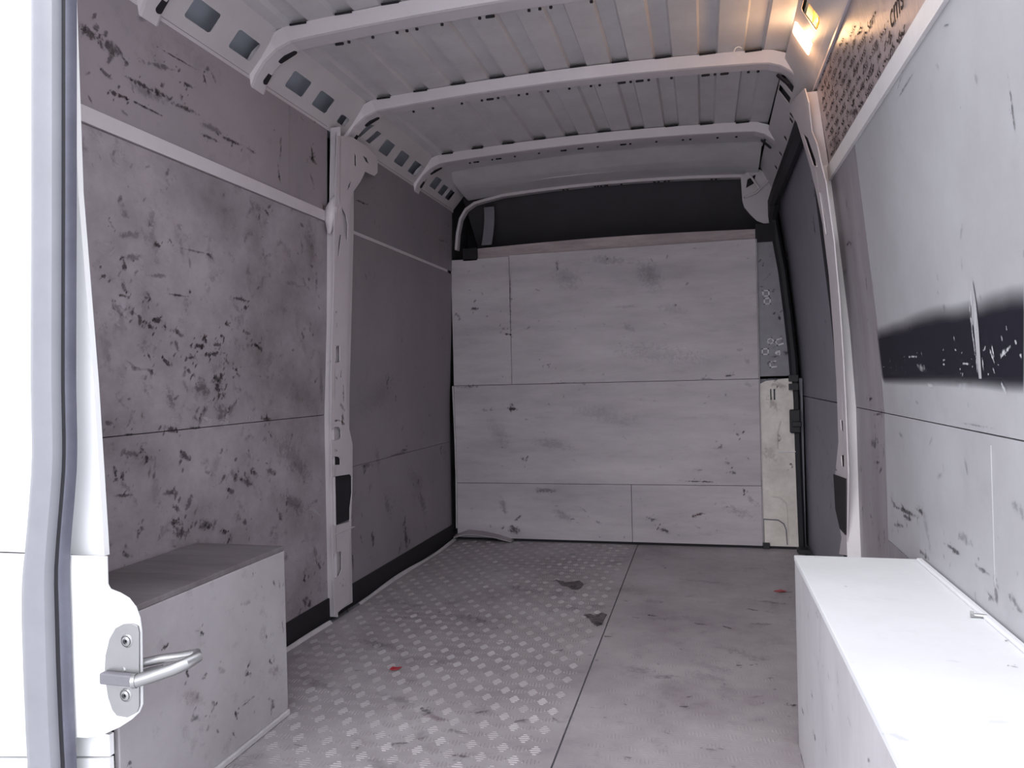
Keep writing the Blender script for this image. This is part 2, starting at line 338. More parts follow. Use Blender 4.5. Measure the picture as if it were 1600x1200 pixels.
Lm = [(1.398,1.479,1.436,1.483,0.0081,0.95), (1.383,1.481,1.402,1.478,0.0096,0.95), (1.417,1.483,1.573,1.482,0.0049,0.9), (1.417,1.532,1.562,1.528,0.0097,0.8), (1.518,1.538,1.566,1.529,0.0135,0.8), (1.566,1.525,1.686,1.531,0.0103,0.8), (1.344,1.58,1.427,1.573,0.0252,0.75), (1.293,1.585,1.362,1.581,0.0216,0.7),
 (1.497,1.639,1.702,1.644,0.005,0.8), (1.696,1.647,1.712,1.617,0.0072,0.85), (1.608,1.587,1.668,1.594,0.0105,0.75), (1.456,1.582,1.608,1.613,0.0132,0.5), (1.746,1.503,1.891,1.505,0.0092,0.85), (1.668,1.484,1.774,1.484,0.0072,0.6), (1.344,1.525,1.394,1.503,0.0079,0.6), (1.891,1.505,1.938,1.504,0.0078,0.6),
 (1.681,1.512,1.788,1.513,0.018,0.4), (1.436,1.519,1.562,1.52,0.0262,0.3),
 (2.255,1.612,2.268,1.573,0.0155,0.75), (2.242,1.581,2.289,1.57,0.0132,0.6), (2.05,1.507,2.068,1.442,0.0062,0.9), (2.075,1.593,2.061,1.51,0.0062,0.6), (2.329,1.454,2.342,1.415,0.0068,0.8), (1.985,1.349,2.005,1.335,0.0121,0.5), (2.247,1.529,2.272,1.493,0.0132,0.35),
 (1.518,1.165,1.538,1.169,0.0085,0.95), (1.569,1.191,1.582,1.178,0.0069,0.6), (1.379,1.195,1.394,1.18,0.008,0.6), (1.407,1.168,1.476,1.183,0.0146,0.4), (1.417,1.118,1.428,1.091,0.013,0.85), (1.361,1.073,1.363,1.071,0.0096,0.8), (1.413,1.123,1.487,1.128,0.0146,0.45), (1.466,1.099,1.456,1.088,0.0083,0.4), (1.585,1.173,1.761,1.177,0.0052,0.5),
 (1.551,1.054,1.652,1.055,0.0052,0.98), (1.803,1.073,1.924,1.068,0.0076,0.7), (1.871,1.049,1.896,1.049,0.0097,0.8), (1.402,1.036,1.433,1.033,0.0065,0.7), (1.417,1.066,1.427,1.044,0.013,0.5), (1.477,1.037,1.502,1.037,0.0067,0.5), (1.493,1.09,1.573,1.098,0.0101,0.4), (1.39,1.011,1.422,0.997,0.0226,0.4,(.10,.06,.10)),
 (1.516,0.987,1.546,0.986,0.0136,0.98), (1.495,0.973,1.52,0.969,0.0101,0.95), (1.472,0.995,1.474,0.972,0.0117,0.7), (1.445,0.999,1.457,0.997,0.0099,0.6), (1.555,0.974,1.564,0.97,0.0069,0.8), (1.496,0.913,1.514,0.886,0.0067,0.98), (1.587,0.968,1.623,0.954,0.0122,0.6), (1.705,0.96,1.716,0.937,0.0109,0.98), (1.772,0.967,1.786,0.957,0.0112,0.98),
 (1.655,0.931,1.716,0.932,0.0125,0.9), (1.727,0.934,1.793,0.94,0.0092,0.7), (1.699,0.906,1.793,0.915,0.0128,0.9), (1.637,0.898,1.674,0.905,0.0142,0.85), (1.555,0.896,1.585,0.878,0.0121,0.85), (1.593,0.944,1.607,0.921,0.014,0.5), (1.633,0.873,1.652,0.865,0.0124,0.6), (1.775,0.866,1.787,0.845,0.0113,0.95), (1.841,0.875,1.866,0.848,0.0115,0.8),
 (1.796,0.995,1.814,0.994,0.0113,0.8), (1.88,0.98,1.911,0.975,0.0097,0.5), (1.931,0.946,1.951,0.939,0.0119,0.9), (1.746,0.849,1.782,0.838,0.0223,0.8), (1.755,0.831,1.783,0.81,0.0224,0.9), (1.431,0.871,1.545,0.865,0.0082,0.4), (1.506,0.864,1.519,0.861,0.0102,0.5), (1.794,0.901,1.811,0.888,0.0113,0.6), (1.678,0.849,1.729,0.798,0.0362,0.5),
 (1.771,0.762,1.799,0.751,0.0413,0.5), (1.573,0.817,1.593,0.769,0.0244,0.4), (1.56,0.727,1.613,0.717,0.0156,0.85), (1.603,0.729,1.611,0.707,0.0053,0.95), (1.642,0.718,1.697,0.718,0.0072,0.9), (1.377,0.75,1.396,0.746,0.0097,0.5), (1.431,0.718,1.469,0.718,0.005,0.9),
 (1.489,0.679,1.493,0.677,0.0118,0.8), (1.501,0.664,1.503,0.648,0.0085,0.9), (1.401,0.651,1.408,0.611,0.0114,0.9), (1.424,0.638,1.427,0.616,0.0099,0.7), (1.434,0.674,1.474,0.672,0.0149,0.5), (1.622,0.654,1.653,0.641,0.0178,0.7), (1.385,0.586,1.466,0.576,0.0065,0.7), (1.557,0.567,1.603,0.56,0.0156,0.65), (1.594,0.526,1.613,0.516,0.0176,0.7),
 (1.577,0.492,1.624,0.479,0.014,0.7), (1.6,0.464,1.635,0.449,0.0317,0.65), (1.685,0.464,1.738,0.457,0.0255,0.6), (1.778,0.428,1.806,0.419,0.0151,0.8), (1.724,0.451,1.727,0.449,0.0111,0.9), (1.881,0.441,1.893,0.424,0.0137,0.7), (1.87,0.556,1.916,0.541,0.0234,0.6), (1.933,0.572,1.948,0.561,0.0199,0.7), (1.82,0.59,1.849,0.568,0.0191,0.4),
 (1.419,0.45,1.448,0.436,0.0099,0.6), (1.425,0.467,1.434,0.459,0.0099,0.4), (1.476,0.497,1.484,0.494,0.0118,0.6), (1.81,0.538,1.839,0.524,0.0133,0.6), (1.969,0.724,2.037,0.72,0.0101,0.7), (2.006,0.73,2.013,0.716,0.0102,0.95), (2.02,0.68,2.033,0.664,0.0062,0.7), (1.999,0.568,2.05,0.552,0.0163,0.5), (2.064,0.43,2.081,0.403,0.0167,0.6),
 (2.084,0.477,2.237,0.4,0.042,0.35), (2.054,0.65,2.242,0.527,0.0748,0.25), (2.204,0.184,2.212,0.176,0.011,0.85), (2.206,0.12,2.225,0.093,0.0263,0.7), (2.144,0.045,2.182,0.022,0.0107,0.5), (2.294,0.215,2.315,0.188,0.0181,0.5), (1.944,0.942,1.978,0.929,0.012,0.7), (2.295,1.217,2.291,1.13,0.0135,0.3), (2.095,1.149,2.191,1.146,0.0147,0.3),
 (2.202,0.995,2.212,0.974,0.0131,0.5), (2.231,1.377,2.274,1.192,0.0659,0.2), (2.324,0.914,2.346,0.737,0.0227,0.3), (2.275,0.285,2.294,0.215,0.0224,0.35),
 (1.344,1.126,1.37,1.116,0.0063,0.35,LT), (1.361,1.146,1.383,1.14,0.0048,0.35,LT), (1.379,1.121,1.394,1.134,0.0064,0.35,LT), (1.582,0.743,1.629,0.735,0.014,0.5,LT), (1.704,0.748,1.744,0.728,0.0165,0.7,LT), (1.777,0.726,1.817,0.724,0.015,0.7,LT), (1.904,0.728,1.952,0.731,0.0158,0.55,LT), (1.741,0.561,1.757,0.545,0.0074,0.55,LT), (2.202,0.543,2.232,0.486,0.0109,0.4,LT), (2.238,0.421,2.322,0.374,0.0199,0.45,LT), (2.253,0.268,2.281,0.218,0.0111,0.35,LT), (1.74,0.531,1.761,0.524,0.0074,0.4,LT),
 (1.951,0.754,2.333,0.737,0.024,0.25,LT)]
for p, zz, yy in ((pA, (0, ZJ), (1.2, 2.365)), (pB, (ZJ, 1.39), (1.2, 2.365)), (pC, (1.42, 1.75), (1.2, 2.12)), (pC2, (1.42, 1.75), (2.12, 2.37))):
    mk = clip(Lm, *yy, *zz)
    mk += scatter(R, int(60*(yy[1]-yy[0]) * (.9 if zz[0] < 1 else .3)), yy[0]+.05, yy[1]-.03, max(zz[0], .1)+.02, zz[1]-.02, .003, .012, .6, ang=1.2, spread=.9)
    if zz[0] < 1: mk += scatter(R, 60, yy[0]+.05, yy[1]-.1, max(zz[0], .1)+.05, zz[1]-.06, .006, .03, .22, col=(.085, .055, .068), ang=1.4, spread=.7)
    stains(mk, fnL, p)
Lf = [(3.064,0.197,3.087,0.079,0.0399,0.6), (2.623,0.504,2.766,0.497,0.0175,0.5), (2.86,0.515,3.139,0.515,0.0081,0.5), (3.029,0.528,3.124,0.525,0.0113,0.6), (2.787,0.562,2.807,0.456,0.0316,0.25), (3.562,0.506,3.542,0.475,0.0162,0.6), (2.725,0.225,2.746,0.182,0.0207,0.5), (2.854,0.37,2.914,0.253,0.043,0.3), (2.623,0.246,2.643,0.204,0.0125,0.4), (2.55,1.514,2.704,1.521,0.0073,0.95),
 (2.546,0.202,2.564,0.125,0.0147,0.6), (2.733,0.427,2.703,0.393,0.0207,0.3), (2.905,0.846,2.887,0.82,0.0163,0.5), (3.447,1.527,3.635,1.534,0.0126,0.5), (2.63,0.724,2.995,0.819,0.1004,0.15), (3.245,0.296,3.323,0.208,0.0479,0.3), (2.61,1.297,2.615,1.298,0.0099,0.7,LT), (3.134,0.414,3.288,0.335,0.0756,0.2)]
for p, zz in ((pD2, (0, .511)), (pD, (.511, 1.39)), (pE, (1.39, 1.75))):
    mk = clip(Lf, 2.5, 3.7, *zz)+scatter(R, 22, 2.58, 3.65, max(zz[0], .1)+.03, zz[1]-.03, .003, .012, .45, ang=1.4, spread=.7)
    stains(mk, fnL, p)
# ---- wall right
wr = thing('wall_right', kind='structure')
box('outer_skin', (.56, .585, .80, 4.38, -.06, 1.98), 'cavity', wr)
YS = 2.035
rA = panelR('lining_panel', .80, YS-.0015, .40, ZJ-.0012, 'ply_right', wr)
rA2 = panelR('lining_panel', .80, YS-.0015, ZJ+.0012, 1.392, 'ply_right', wr)
rB = panelR('lining_panel', YS+.0015, 2.395, .02, ZJ-.0012, 'ply_right2', wr)
rB2 = panelR('lining_panel', YS+.0015, 2.395, ZJ+.0012, 1.392, 'ply_right2', wr)
rC = panelR('lining_panel', .80, 2.385, 1.432, 1.695, 'ply_gloss', wr, label='glossy brown-grey plywood panel covered in dark handwriting')
panelR('lining_panel', .80, YS, .02, .398, 'ply_right2', wr)
panelR('joint_rail', .80, 2.39, 1.392, 1.432, 'paint_r', wr, t=.02, off=.008, label='pale painted rail slanting up the right side')
v, f = sheet_geo(lambda u, q: (XR(q)-.001, 1.324+u*(.004+.002*math.sin(q*9)), q), [0, 1], lin(.46, .70, 8), (.004, 0, 0)); mesh('cover_strip', v, f, 'ply_right', wr, label='pale vertical joint strip')
DB = (.010, .009, .017)
Rm = [(1.978,0.495,1.707,0.512,0.0104,0.75), (1.889,0.488,1.807,0.493,0.01,0.8), (1.897,0.516,1.864,0.504,0.0067,0.7), (1.768,0.524,1.705,0.525,0.0078,0.8), (1.995,0.516,1.947,0.493,0.0105,0.5), (1.977,0.449,1.863,0.468,0.0087,0.6), (1.581,0.491,1.466,0.491,0.007,0.75), (1.424,0.49,1.337,0.491,0.0077,0.6), (1.762,0.438,1.669,0.437,0.0093,0.6), (2.16,0.706,2.05,0.715,0.0057,0.7),
 (2.061,0.724,2.058,0.705,0.009,0.8), (2.205,0.744,2.155,0.751,0.0077,0.8), (2.169,0.579,2.094,0.586,0.0095,0.85), (2.045,0.645,2.058,0.595,0.0054,0.6), (2.066,0.586,2.105,0.557,0.0072,0.7), (2.21,0.631,2.117,0.63,0.0213,0.5), (2.341,0.545,2.334,0.531,0.0082,0.6), (2.408,0.598,2.399,0.592,0.0105,0.6), (2.34,0.425,2.324,0.419,0.0102,0.6), (2.23,0.426,2.222,0.422,0.0097,0.6),
 (2.073,0.422,2.066,0.383,0.0073,0.7), (2.136,0.388,2.138,0.375,0.0094,0.6), (2.289,1.179,2.239,1.183,0.006,0.95), (2.239,1.183,2.219,1.171,0.0078,0.9), (2.088,1.085,2.104,1.018,0.0055,0.8), (2.207,1.313,2.222,1.264,0.0058,0.6), (2.388,1.108,2.321,1.118,0.0166,0.25), (1.468,0.727,1.291,0.728,0.0039,0.4), (1.121,1.214,1.122,1.103,0.0041,0.75), (1.726,0.551,1.667,0.457,0.0214,0.2),
 (1.324,0.484,1.313,0.452,0.0096,0.6), (1.367,0.462,1.324,0.454,0.0062,0.6), (1.273,0.483,1.216,0.467,0.0092,0.5), (1.239,0.619,1.223,0.618,0.0135,0.3), (1.605,0.614,1.573,0.622,0.0114,0.3), (1.895,0.68,1.857,0.671,0.01,0.35), (1.736,0.755,1.718,0.752,0.0077,0.4), (1.504,0.526,1.421,0.523,0.0161,0.3), (1.328,1.368,1.3,1.358,0.0036,0.5), (1.497,1.364,1.639,1.357,0.004,0.6), (1.547,1.396,1.634,1.368,0.0041,0.4)]
# broad black band across the upper panel, with scraped pale flecks
bandv = []
S = random.Random(3)
yb = (1.158,0.925)[0]-.05
pts_top = [(2.051,0.915), (1.855,0.925), (1.605,0.928), (1.404,0.923), (1.25,0.923), (1.158,0.925)]
pts_bot = [(2.035,0.802), (1.783,0.803), (1.557,0.804), (1.356,0.802), (1.251,0.799), (1.183,0.798)]
def band(name, parent):
    V = []; F = []; UVc = []; n = 48
    for i in range(n+1):
        t = i/n*5; k = min(int(t), 4); q = t-k
        a = Vector(pts_top[k]).lerp(Vector(pts_top[k+1]), q); b = Vector(pts_bot[k]).lerp(Vector(pts_bot[k+1]), q)
        a.y += .001*math.sin(i*.9)+.002*math.sin(i*.33+1)
        for j, (s, al) in enumerate(((-.12, 0), (.04, .45), (.20, .97), (.5, .97), (.9, .97), (.97, .8), (1.12, 0))):
            p = a.lerp(b, s); V.append(Vector(fnR(p.x, p.y, .001))); UVc.append((*DB, al*(.0 if i == 0 else 1)))
    for i in range(n):
        for j in range(6): F.append((i*7+j, (i+1)*7+j, (i+1)*7+j+1, i*7+j+1))
    me = bpy.data.meshes.new(name); me.from_pydata(V, [], F); ca = me.color_attributes.new('tint', 'FLOAT_COLOR', 'POINT')
    for d, c in zip(ca.data, UVc): d.color = c
    m = bpy.data.materials.new('black_band'); m.use_nodes = True; N = m.node_tree.nodes; L = m.node_tree.links; b = N['Principled BSDF']; b.inputs['Roughness'].default_value = .65; b.inputs['Specular IOR Level'].default_value = .25
    at = N.new('ShaderNodeAttribute'); at.attribute_name = 'tint'; L.new(at.outputs['Color'], b.inputs['Base Color']); L.new(at.outputs['Alpha'], b.inputs['Alpha'])
    me.materials.append(m); o = bpy.data.objects.new(name, me); link(o, parent); o['kind'] = 'stuff'; o['label'] = 'broad black band along the white panel'
band('black_band', rA2)
FL = (.62, .62, .66)
fleck = [(1.291,0.848,1.275,0.826,0.0058,1.0,FL), (1.283,0.86,1.278,0.836,0.0046,1.0,FL), (1.256,0.835,1.229,0.849,0.0068,1.0,FL), (1.237,0.842,1.207,0.853,0.0056,1.0,FL), (1.768,0.851,1.681,0.849,0.0047,0.9,FL), (1.7,0.83,1.634,0.823,0.012,0.45,FL), (1.436,0.831,1.374,0.829,0.0039,0.8,FL), (1.454,0.879,1.453,0.871,0.0039,0.8,FL), (1.326,0.837,1.325,0.817,0.0048,0.9,FL),
 (1.529,0.838,1.507,0.839,0.0041,0.7,FL), (1.181,0.843,1.176,0.832,0.0065,0.9,FL), (1.284,0.821,1.278,0.814,0.0046,0.8,FL), (1.242,0.868,1.238,0.861,0.0045,0.6,FL), (1.365,0.932,1.353,0.817,0.0061,0.75,FL), (1.35,0.962,1.356,0.879,0.0049,0.75,FL), (1.22,0.881,1.219,0.875,0.0033,0.6,FL), (1.193,0.859,1.189,0.855,0.0043,0.8,FL), (1.63,0.793,1.593,0.789,0.0072,0.6,FL), (1.252,0.797,1.24,0.783,0.0091,0.7,FL), (1.452,0.792,1.389,0.79,0.0117,0.3,FL),
 (1.334,0.937,1.344,0.858,0.0042,0.9,FL), (1.349,0.858,1.351,0.812,0.0042,0.9,FL)]
V_ = []; ks = [(1.345,0.961), (1.346,0.925), (1.344,0.884), (1.344,0.843), (1.344,0.805)]
for i_, k_ in enumerate(ks):
    w_ = (.003, .010, .010, .008, .006)[i_]; V_ += [fnR(k_[0]-w_, k_[1], .0022), fnR(k_[0]+w_, k_[1], .0022)]
mesh('pale_line', V_, [(2*i_, 2*i_+1, 2*i_+3, 2*i_+2) for i_ in range(4)], 'ply_right', rA2, label='pale line running down through the black band')
fleck += scatter(S, 40, (1.176,0.834)[0], (2.004,0.853)[0], .81, .86, .001, .0035, .9, col=FL, ang=0, spread=.8, ln=1.5)
for p, yy, zz in ((rA, (1.1, YS), (.4, ZJ)), (rA2, (1.1, YS), (ZJ, 1.4)), (rB, (YS, 2.4), (0, ZJ)), (rB2, (YS, 2.4), (ZJ, 1.4))):
    mk = clip(Rm, *yy, *zz)+scatter(R, 18, yy[0]+.03, yy[1]-.03, max(zz[0], .4)+.02, zz[1]-.03, .003, .009, .35, ang=1.5, spread=.5)
    stains(mk, fnR, p)
    if p == rA2: stains(fleck, fnR, p, name='scrape', eps=.0026)
# handwriting on the glossy plywood
mb = MB(); S = random.Random(11)
def ink(u, v, a, l, wd):
    n = 4; P = []
    for i in range(n):
        t = i/(n-1)-.5; uu = u+math.cos(a)*l*t+math.sin(a)*.004*math.sin(t*9); vv = v+math.sin(a)*l*t
        P += [fnR(uu-math.sin(a)*wd, vv+math.cos(a)*wd, .0011), fnR(uu+math.sin(a)*wd, vv-math.cos(a)*wd, .0011)]
    mb.add(P, [(2*i, 2*i+1, 2*i+3, 2*i+2) for i in range(n-1)])
for row in range(9):
    z = 1.452+row*.0265; y = 2.36-S.uniform(0, .05); yend = (1.55, 1.62, 1.66, 1.70, 1.74, 1.78, 1.88, 1.98, 2.10)[row]
    while y > yend:
        word = S.randint(3, 7)
        for _ in range(word):
            ink(y, z+S.uniform(-.002, .002), S.choice((1.35, 1.75, 1.5, .6, 2.4, 1.1)), S.uniform(.011, .023), S.uniform(.0012, .0032))
            y -= S.uniform(.009, .016)
        y -= S.uniform(.012, .035)
mb.build('handwriting', 'ink', rC, kind='stuff')
def textmesh(name, body, size, fn, m, parent, extr=.0006, **k):
    cu = bpy.data.curves.new('tmp', 'FONT'); cu.body = body; cu.size = size; cu.offset = .0006; cu.shear = .3
    o = bpy.data.objects.new('tmp', cu); C.objects.link(o); bpy.context.view_layer.update()
    me = o.evaluated_get(bpy.context.evaluated_depsgraph_get()).to_mesh()
    V = [fn(v.co.x, v.co.y) for v in me.vertices]; F = [tuple(p.vertices) for p in me.polygons]
    bpy.data.objects.remove(o); bpy.data.curves.remove(cu)
    return mesh(name, V, F, m, parent, **k)
textmesh('written_word', 'cms', .062, lambda a, b: fnR(1.60-a, 1.486+b, .0012), 'ink', rC, label='the letters cms in black marker')
stains([(2.061,1.475,1.926,1.444,0.0144,0.6), (2.311,1.468,2.21,1.464,0.0201,0.5), (1.897,1.48,1.856,1.486,0.0133,0.6)]+scatter(R, 40, 1.6, 2.35, 1.44, 1.64, .003, .010, .6, ang=1.3, spread=.6), fnR, rC)
# body side behind the sliding door opening
# ---- wall back
wb = thing('wall_back', kind='structure')
box('outer_skin', (-1.4, .585, 4.36, 4.40, -.06, 1.98), 'dark', wb)
zj, zk = .801, .295
bd = lambda n, x0, x1, z0, z1, m, d=0, **k: box(n, (x0, x1, YB-d, YB+.014-d*0, z0, z1), m, wb, bevel=.0012, **k)
bU = bd('bulkhead_board', -.948, .2535, zj+.001, 1.462, 'ply_back')
bU2 = bd('bulkhead_board', -1.262, -.950, zj+.001, 1.456, 'ply_back')
bM = bd('bulkhead_board', -1.262, .2535, zk+.001, zj-.001, 'ply_back')
bL1 = bd('bulkhead_board', -1.262, -.357, .012, zk-.001, 'ply_back')
bL2 = bd('bulkhead_board', -.355, .2535, .012, zk-.001, 'ply_back')
v, f = sheet_geo(lambda u, q: (u, 3.716, 1.45+(q)*(.060+.012*math.sin((u+1.12)/1.37*math.pi))), lin(-1.12, .2535, 14), [0, 1], (0, .03, 0))
bT = mesh('top_batten', v, f, 'batten', wb, label='wooden batten along the top of the bulkhead boards')
box('edge_strip', (.2545, .2585, YB-.004, YB+.01, .03, 1.46), 'trim', wb)
v, f = sheet_geo(lambda u, q: (-1.268+.006*math.sin(u*4)+q*.006, YB-.012, u), lin(.06, .80, 12), [0, 1], (0, .01, 0)); mesh('edge_strip', v, f, 'trim', wb)
Bm = [(-0.969,0.68,-0.925,0.673,0.0164,0.95), (-0.958,0.722,-0.957,0.624,0.0098,0.5), (-0.983,1.061,-0.932,1.055,0.0098,0.95), (-0.943,1.426,-0.949,1.066,0.0082,0.6), (-1.154,1.197,-1.127,1.199,0.0166,0.8), (-1.235,1.171,-1.222,1.163,0.0167,0.5), (-0.999,1.091,-0.975,1.087,0.0131,0.5), (-0.908,0.427,-0.891,0.411,0.0163,0.8), (-0.763,0.897,-0.756,0.893,0.0097,0.6), (-0.372,1.074,-0.326,1.057,0.0319,0.2), (-0.974,0.066,-0.941,0.05,0.0361,0.8), (-1.022,0.213,-0.999,0.147,0.0329,0.35),
 (-0.225,0.084,-0.18,0.064,0.0191,0.9), (-0.072,0.141,-0.012,0.161,0.0159,0.85,(.10,.03,.03)), (-0.159,0.316,0.081,0.312,0.0079,0.8), (-0.862,0.264,-0.729,0.256,0.0261,0.45), (0.147,0.545,0.153,0.535,0.0127,0.9), (0.173,0.277,0.176,0.262,0.0111,0.9), (0.123,0.359,0.134,0.353,0.0159,0.6), (0.097,0.407,0.106,0.398,0.0159,0.5), (0.092,0.817,0.145,0.822,0.0095,0.7), (-0.042,0.808,0.062,0.805,0.0095,0.5),
 (-0.7,1.442,-0.695,1.362,0.0129,0.4), (0.261,0.58,0.259,0.505,0.0095,0.6), (-0.286,0.13,-0.224,0.125,0.0159,0.5), (-0.621,0.668,-0.306,0.601,0.0644,0.15), (-0.855,0.509,-0.626,0.476,0.0456,0.2), (-1.259,0.794,-1.085,0.794,0.0101,0.6), (-0.781,0.803,-0.618,0.803,0.0081,0.6), (-0.538,0.109,-0.506,0.1,0.0128,0.4), (0.055,0.475,0.084,0.481,0.0127,0.5),
 (-1.106,0.675,-1.089,0.668,0.0166,0.4), (-0.417,1.171,-0.292,1.171,0.016,0.2), (-0.257,1.351,-0.228,1.287,0.0954,0.22), (-0.702,1.346,-0.605,1.308,0.084,0.2), (-0.554,1.417,-0.318,1.392,0.0385,0.2), (0.153,0.937,0.182,0.942,0.0127,0.8,LT), (0.193,0.905,0.21,0.868,0.0159,0.5,LT), (0.193,0.778,0.222,0.771,0.0191,0.45,LT), (-0.579,0.796,-0.573,0.795,0.0128,0.9,LT), (-0.422,0.966,0.005,0.905,0.083,0.3,LT), (0.078,0.199,0.222,0.141,0.0444,0.4,LT), (-0.2,1.161,-0.079,1.136,0.0381,0.25,LT), (-1.056,0.608,-0.99,0.509,0.0726,0.15),
 (0.181,0.247,0.238,0.202,0.0191,0.3), (-0.732,0.153,-0.667,0.115,0.0453,0.25)]
for p, a in ((bU, (-.949, .26, zj, 1.47)), (bU2, (-1.27, -.949, zj, 1.47)), (bM, (-1.27, .26, zk, zj)), (bL1, (-1.27, -.356, 0, zk)), (bL2, (-.356, .26, 0, zk))):
    mk = clip(Bm, *a)+scatter(R, int(34*(a[1]-a[0])*(a[3]-a[2]))+4, a[0]+.03, a[1]-.03, a[2]+.03, a[3]-.03, .003, .010, .5, ang=0, spread=.8)
    stains(mk, fnB, p)
# narrow steel panel with white marks + cream post to the right of the boards
sp = plate('steel_panel', [(.259, .812), (.259, 1.452), (.345, 1.455), (.372, 1.30), (.392, 1.1), (.402, .9), (.405, .83), (.395, .812)], [], lambda a, b, c: (a, YB+.012+c, b), .004, 'steel', wb)
mb = MB()
def frame_mark(cx, cz, s, rot, gap=0):
    for k in range(4-gap):
        a = rot+k*math.pi/2; ca, sa = math.cos(a), math.sin(a)
        q = [(-s, s*.62), (s, s*.62), (s, s), (-s, s)]
        mb.add([(cx+x*ca-y*sa, YB+.0112, cz+x*sa+y*ca) for x, y in q], [(0, 1, 2, 3)])
for i, (px_, pz_) in enumerate(((0.295,1.203), (0.3,1.166), (0.31,0.977), (0.286,0.929), (0.349,0.972), (0.319,0.868))):
    frame_mark(px_, pz_, .016 if i != 2 else .014, (0, .05, .5, 0, .3, .1)[i], 1 if i in (4, 5) else 0)
q = (0.343,0.921)
mb.add([(q[0]+.015*math.cos(k*1.05)*(1 if k % 2 else .7), YB+.0112, q[1]+.014*math.sin(k*1.05)) for k in range(6)], [tuple(range(6))])
mb.build('white_mark', 'chalk', sp, kind='stuff')
stains([(0.352,1.092,0.355,1.08,0.0128,0.9)]+scatter(R, 24, .27, .39, .86, 1.4, .004, .012, .6, ang=.3, spread=.5), lambda u, v, w: (u, YB+.012-w, v), sp)
cream = [(.255, .01), (.255, .775), (.285, .79), (.38, .80), (.405, .80), (.412, .70), (.416, .62), (.418, .3), (.425, .22), (.418, .15), (.42, .01)]
cp = plate('door_post_panel', cream, [[(.303, .70), (.303, .752), (.309, .752), (.309, .70)], [(.318, .70), (.318, .752), (.326, .752), (.326, .70)]], lambda a, b, c: (a, YB+.004+c, b), .006, 'cream', wb, label='cream painted door post panel with pressed ribs')
box('post_backing', (.25, .45, YB+.03, YB+.04, 0, .80), 'cavity', wb)
tube('pressed_rib', [(.30, YB+.004, .245), (.335, YB+.004, .24), (.362, YB+.004, .215), (.366, YB+.004, .18), (.368, YB+.004, .02)], .0035, 'cream', cp)
tube('pressed_rib', [(.258, YB+.003, .138), (.325, YB+.003, .135), (.35, YB+.003, .118), (.36, YB+.003, .09), (.364, YB+.003, .02)], .0030, 'steel', cp)
tube('pressed_rib', [(.26, YB+.003, .135), (.26, YB+.003, .02)], .0025, 'steel', cp)
tube('pressed_rib', [(.335, YB+.004, .455), (.412, YB+.004, .457)], .003, 'paint_r', cp)
tube('pressed_rib', [(.345, YB+.004, .60), (.33, YB+.004, .54), (.33, YB+.004, .47)], .004, 'cream', cp)
box('plastic_clip', (.255, .285, YB-.012, YB+.004, 0, .028), 'rubber', cp)
stains([(0.317,0.796,0.331,0.793,0.0159,0.8), (0.337,0.534,0.342,0.522,0.0127,0.5), (0.382,0.402,0.391,0.396,0.0128,0.8), (0.293,0.715,0.334,0.654,0.0318,0.3,(.2,.16,.13)), (0.308,0.775,0.379,0.759,0.0255,0.35,(.25,.2,.16)), (0.273,0.474,0.315,0.414,0.0445,0.25,(.3,.27,.24))], lambda u, v, w: (u, YB+.004-w, v), cp)
# void over the cab
box('cab_shelf', (-1.28, .36, 3.735, 4.34, 1.44, 1.45), 'black', wb)
v, f = sheet_geo(lambda u, q: (u, 3.80+.32*q, 1.80-.25*q-.03*q*q), lin(-1.22, .33, 10), lin(0, 1, 6), (0, .02, .01)); mesh('cab_headliner', v, f, 'dark', wb, label='dark lining above the cab seen through the gap', smooth=True)
box('gap_backing', (-1.3, .40, 4.14, 4.16, 1.2, 1.80), 'black', wb)
mb = MB(); mb.add(*box_geo(-1.195, -1.118, 3.700, 3.712, 1.448, 1.512)); mb.add(*box_geo(.2535, .34, 3.70, 3.712, 1.445, 1.53)); mb.build('black_tape', 'black', wb)
v, f = sheet_geo(lambda u, q: (-1.12+.055*q+.02*math.sin(u*2), 3.79, 1.54+.20*u), lin(0, 1, 8), [0, .4, 1], (0, .01, 0)); mesh('crumpled_foil', v, f, 'steel', wb)
tp = [(-1.265, 0.008, .028), (-1.20, .004, .052), (-1.12, .002, .047), (-1.03, .0, .030), (-.96, .0, .008)]
mb = MB()
for (a, za, ha), (b, zb, hb) in zip(tp, tp[1:]):
    P = [(a, 3.70, ha), (b, 3.70, hb), (b, 3.655, hb*.75), (a, 3.64, ha*.8), (a, 3.70, ha-.005), (b, 3.70, hb-.005), (b, 3.655, hb*.75-.004), (a, 3.64, ha*.8-.004)]
    mb.add(P, [(0, 1, 2, 3), (4, 7, 6, 5), (0, 3, 7, 4), (1, 5, 6, 2), (2, 6, 7, 3), (0, 4, 5, 1)])
mb.build('torn_floor_edging', 'alu', wb, label='lifted and torn edging in the far left corner')
box('shadow_gap', (-1.262, .43, 3.702, 3.712, -.001, .0115), 'black', wb)

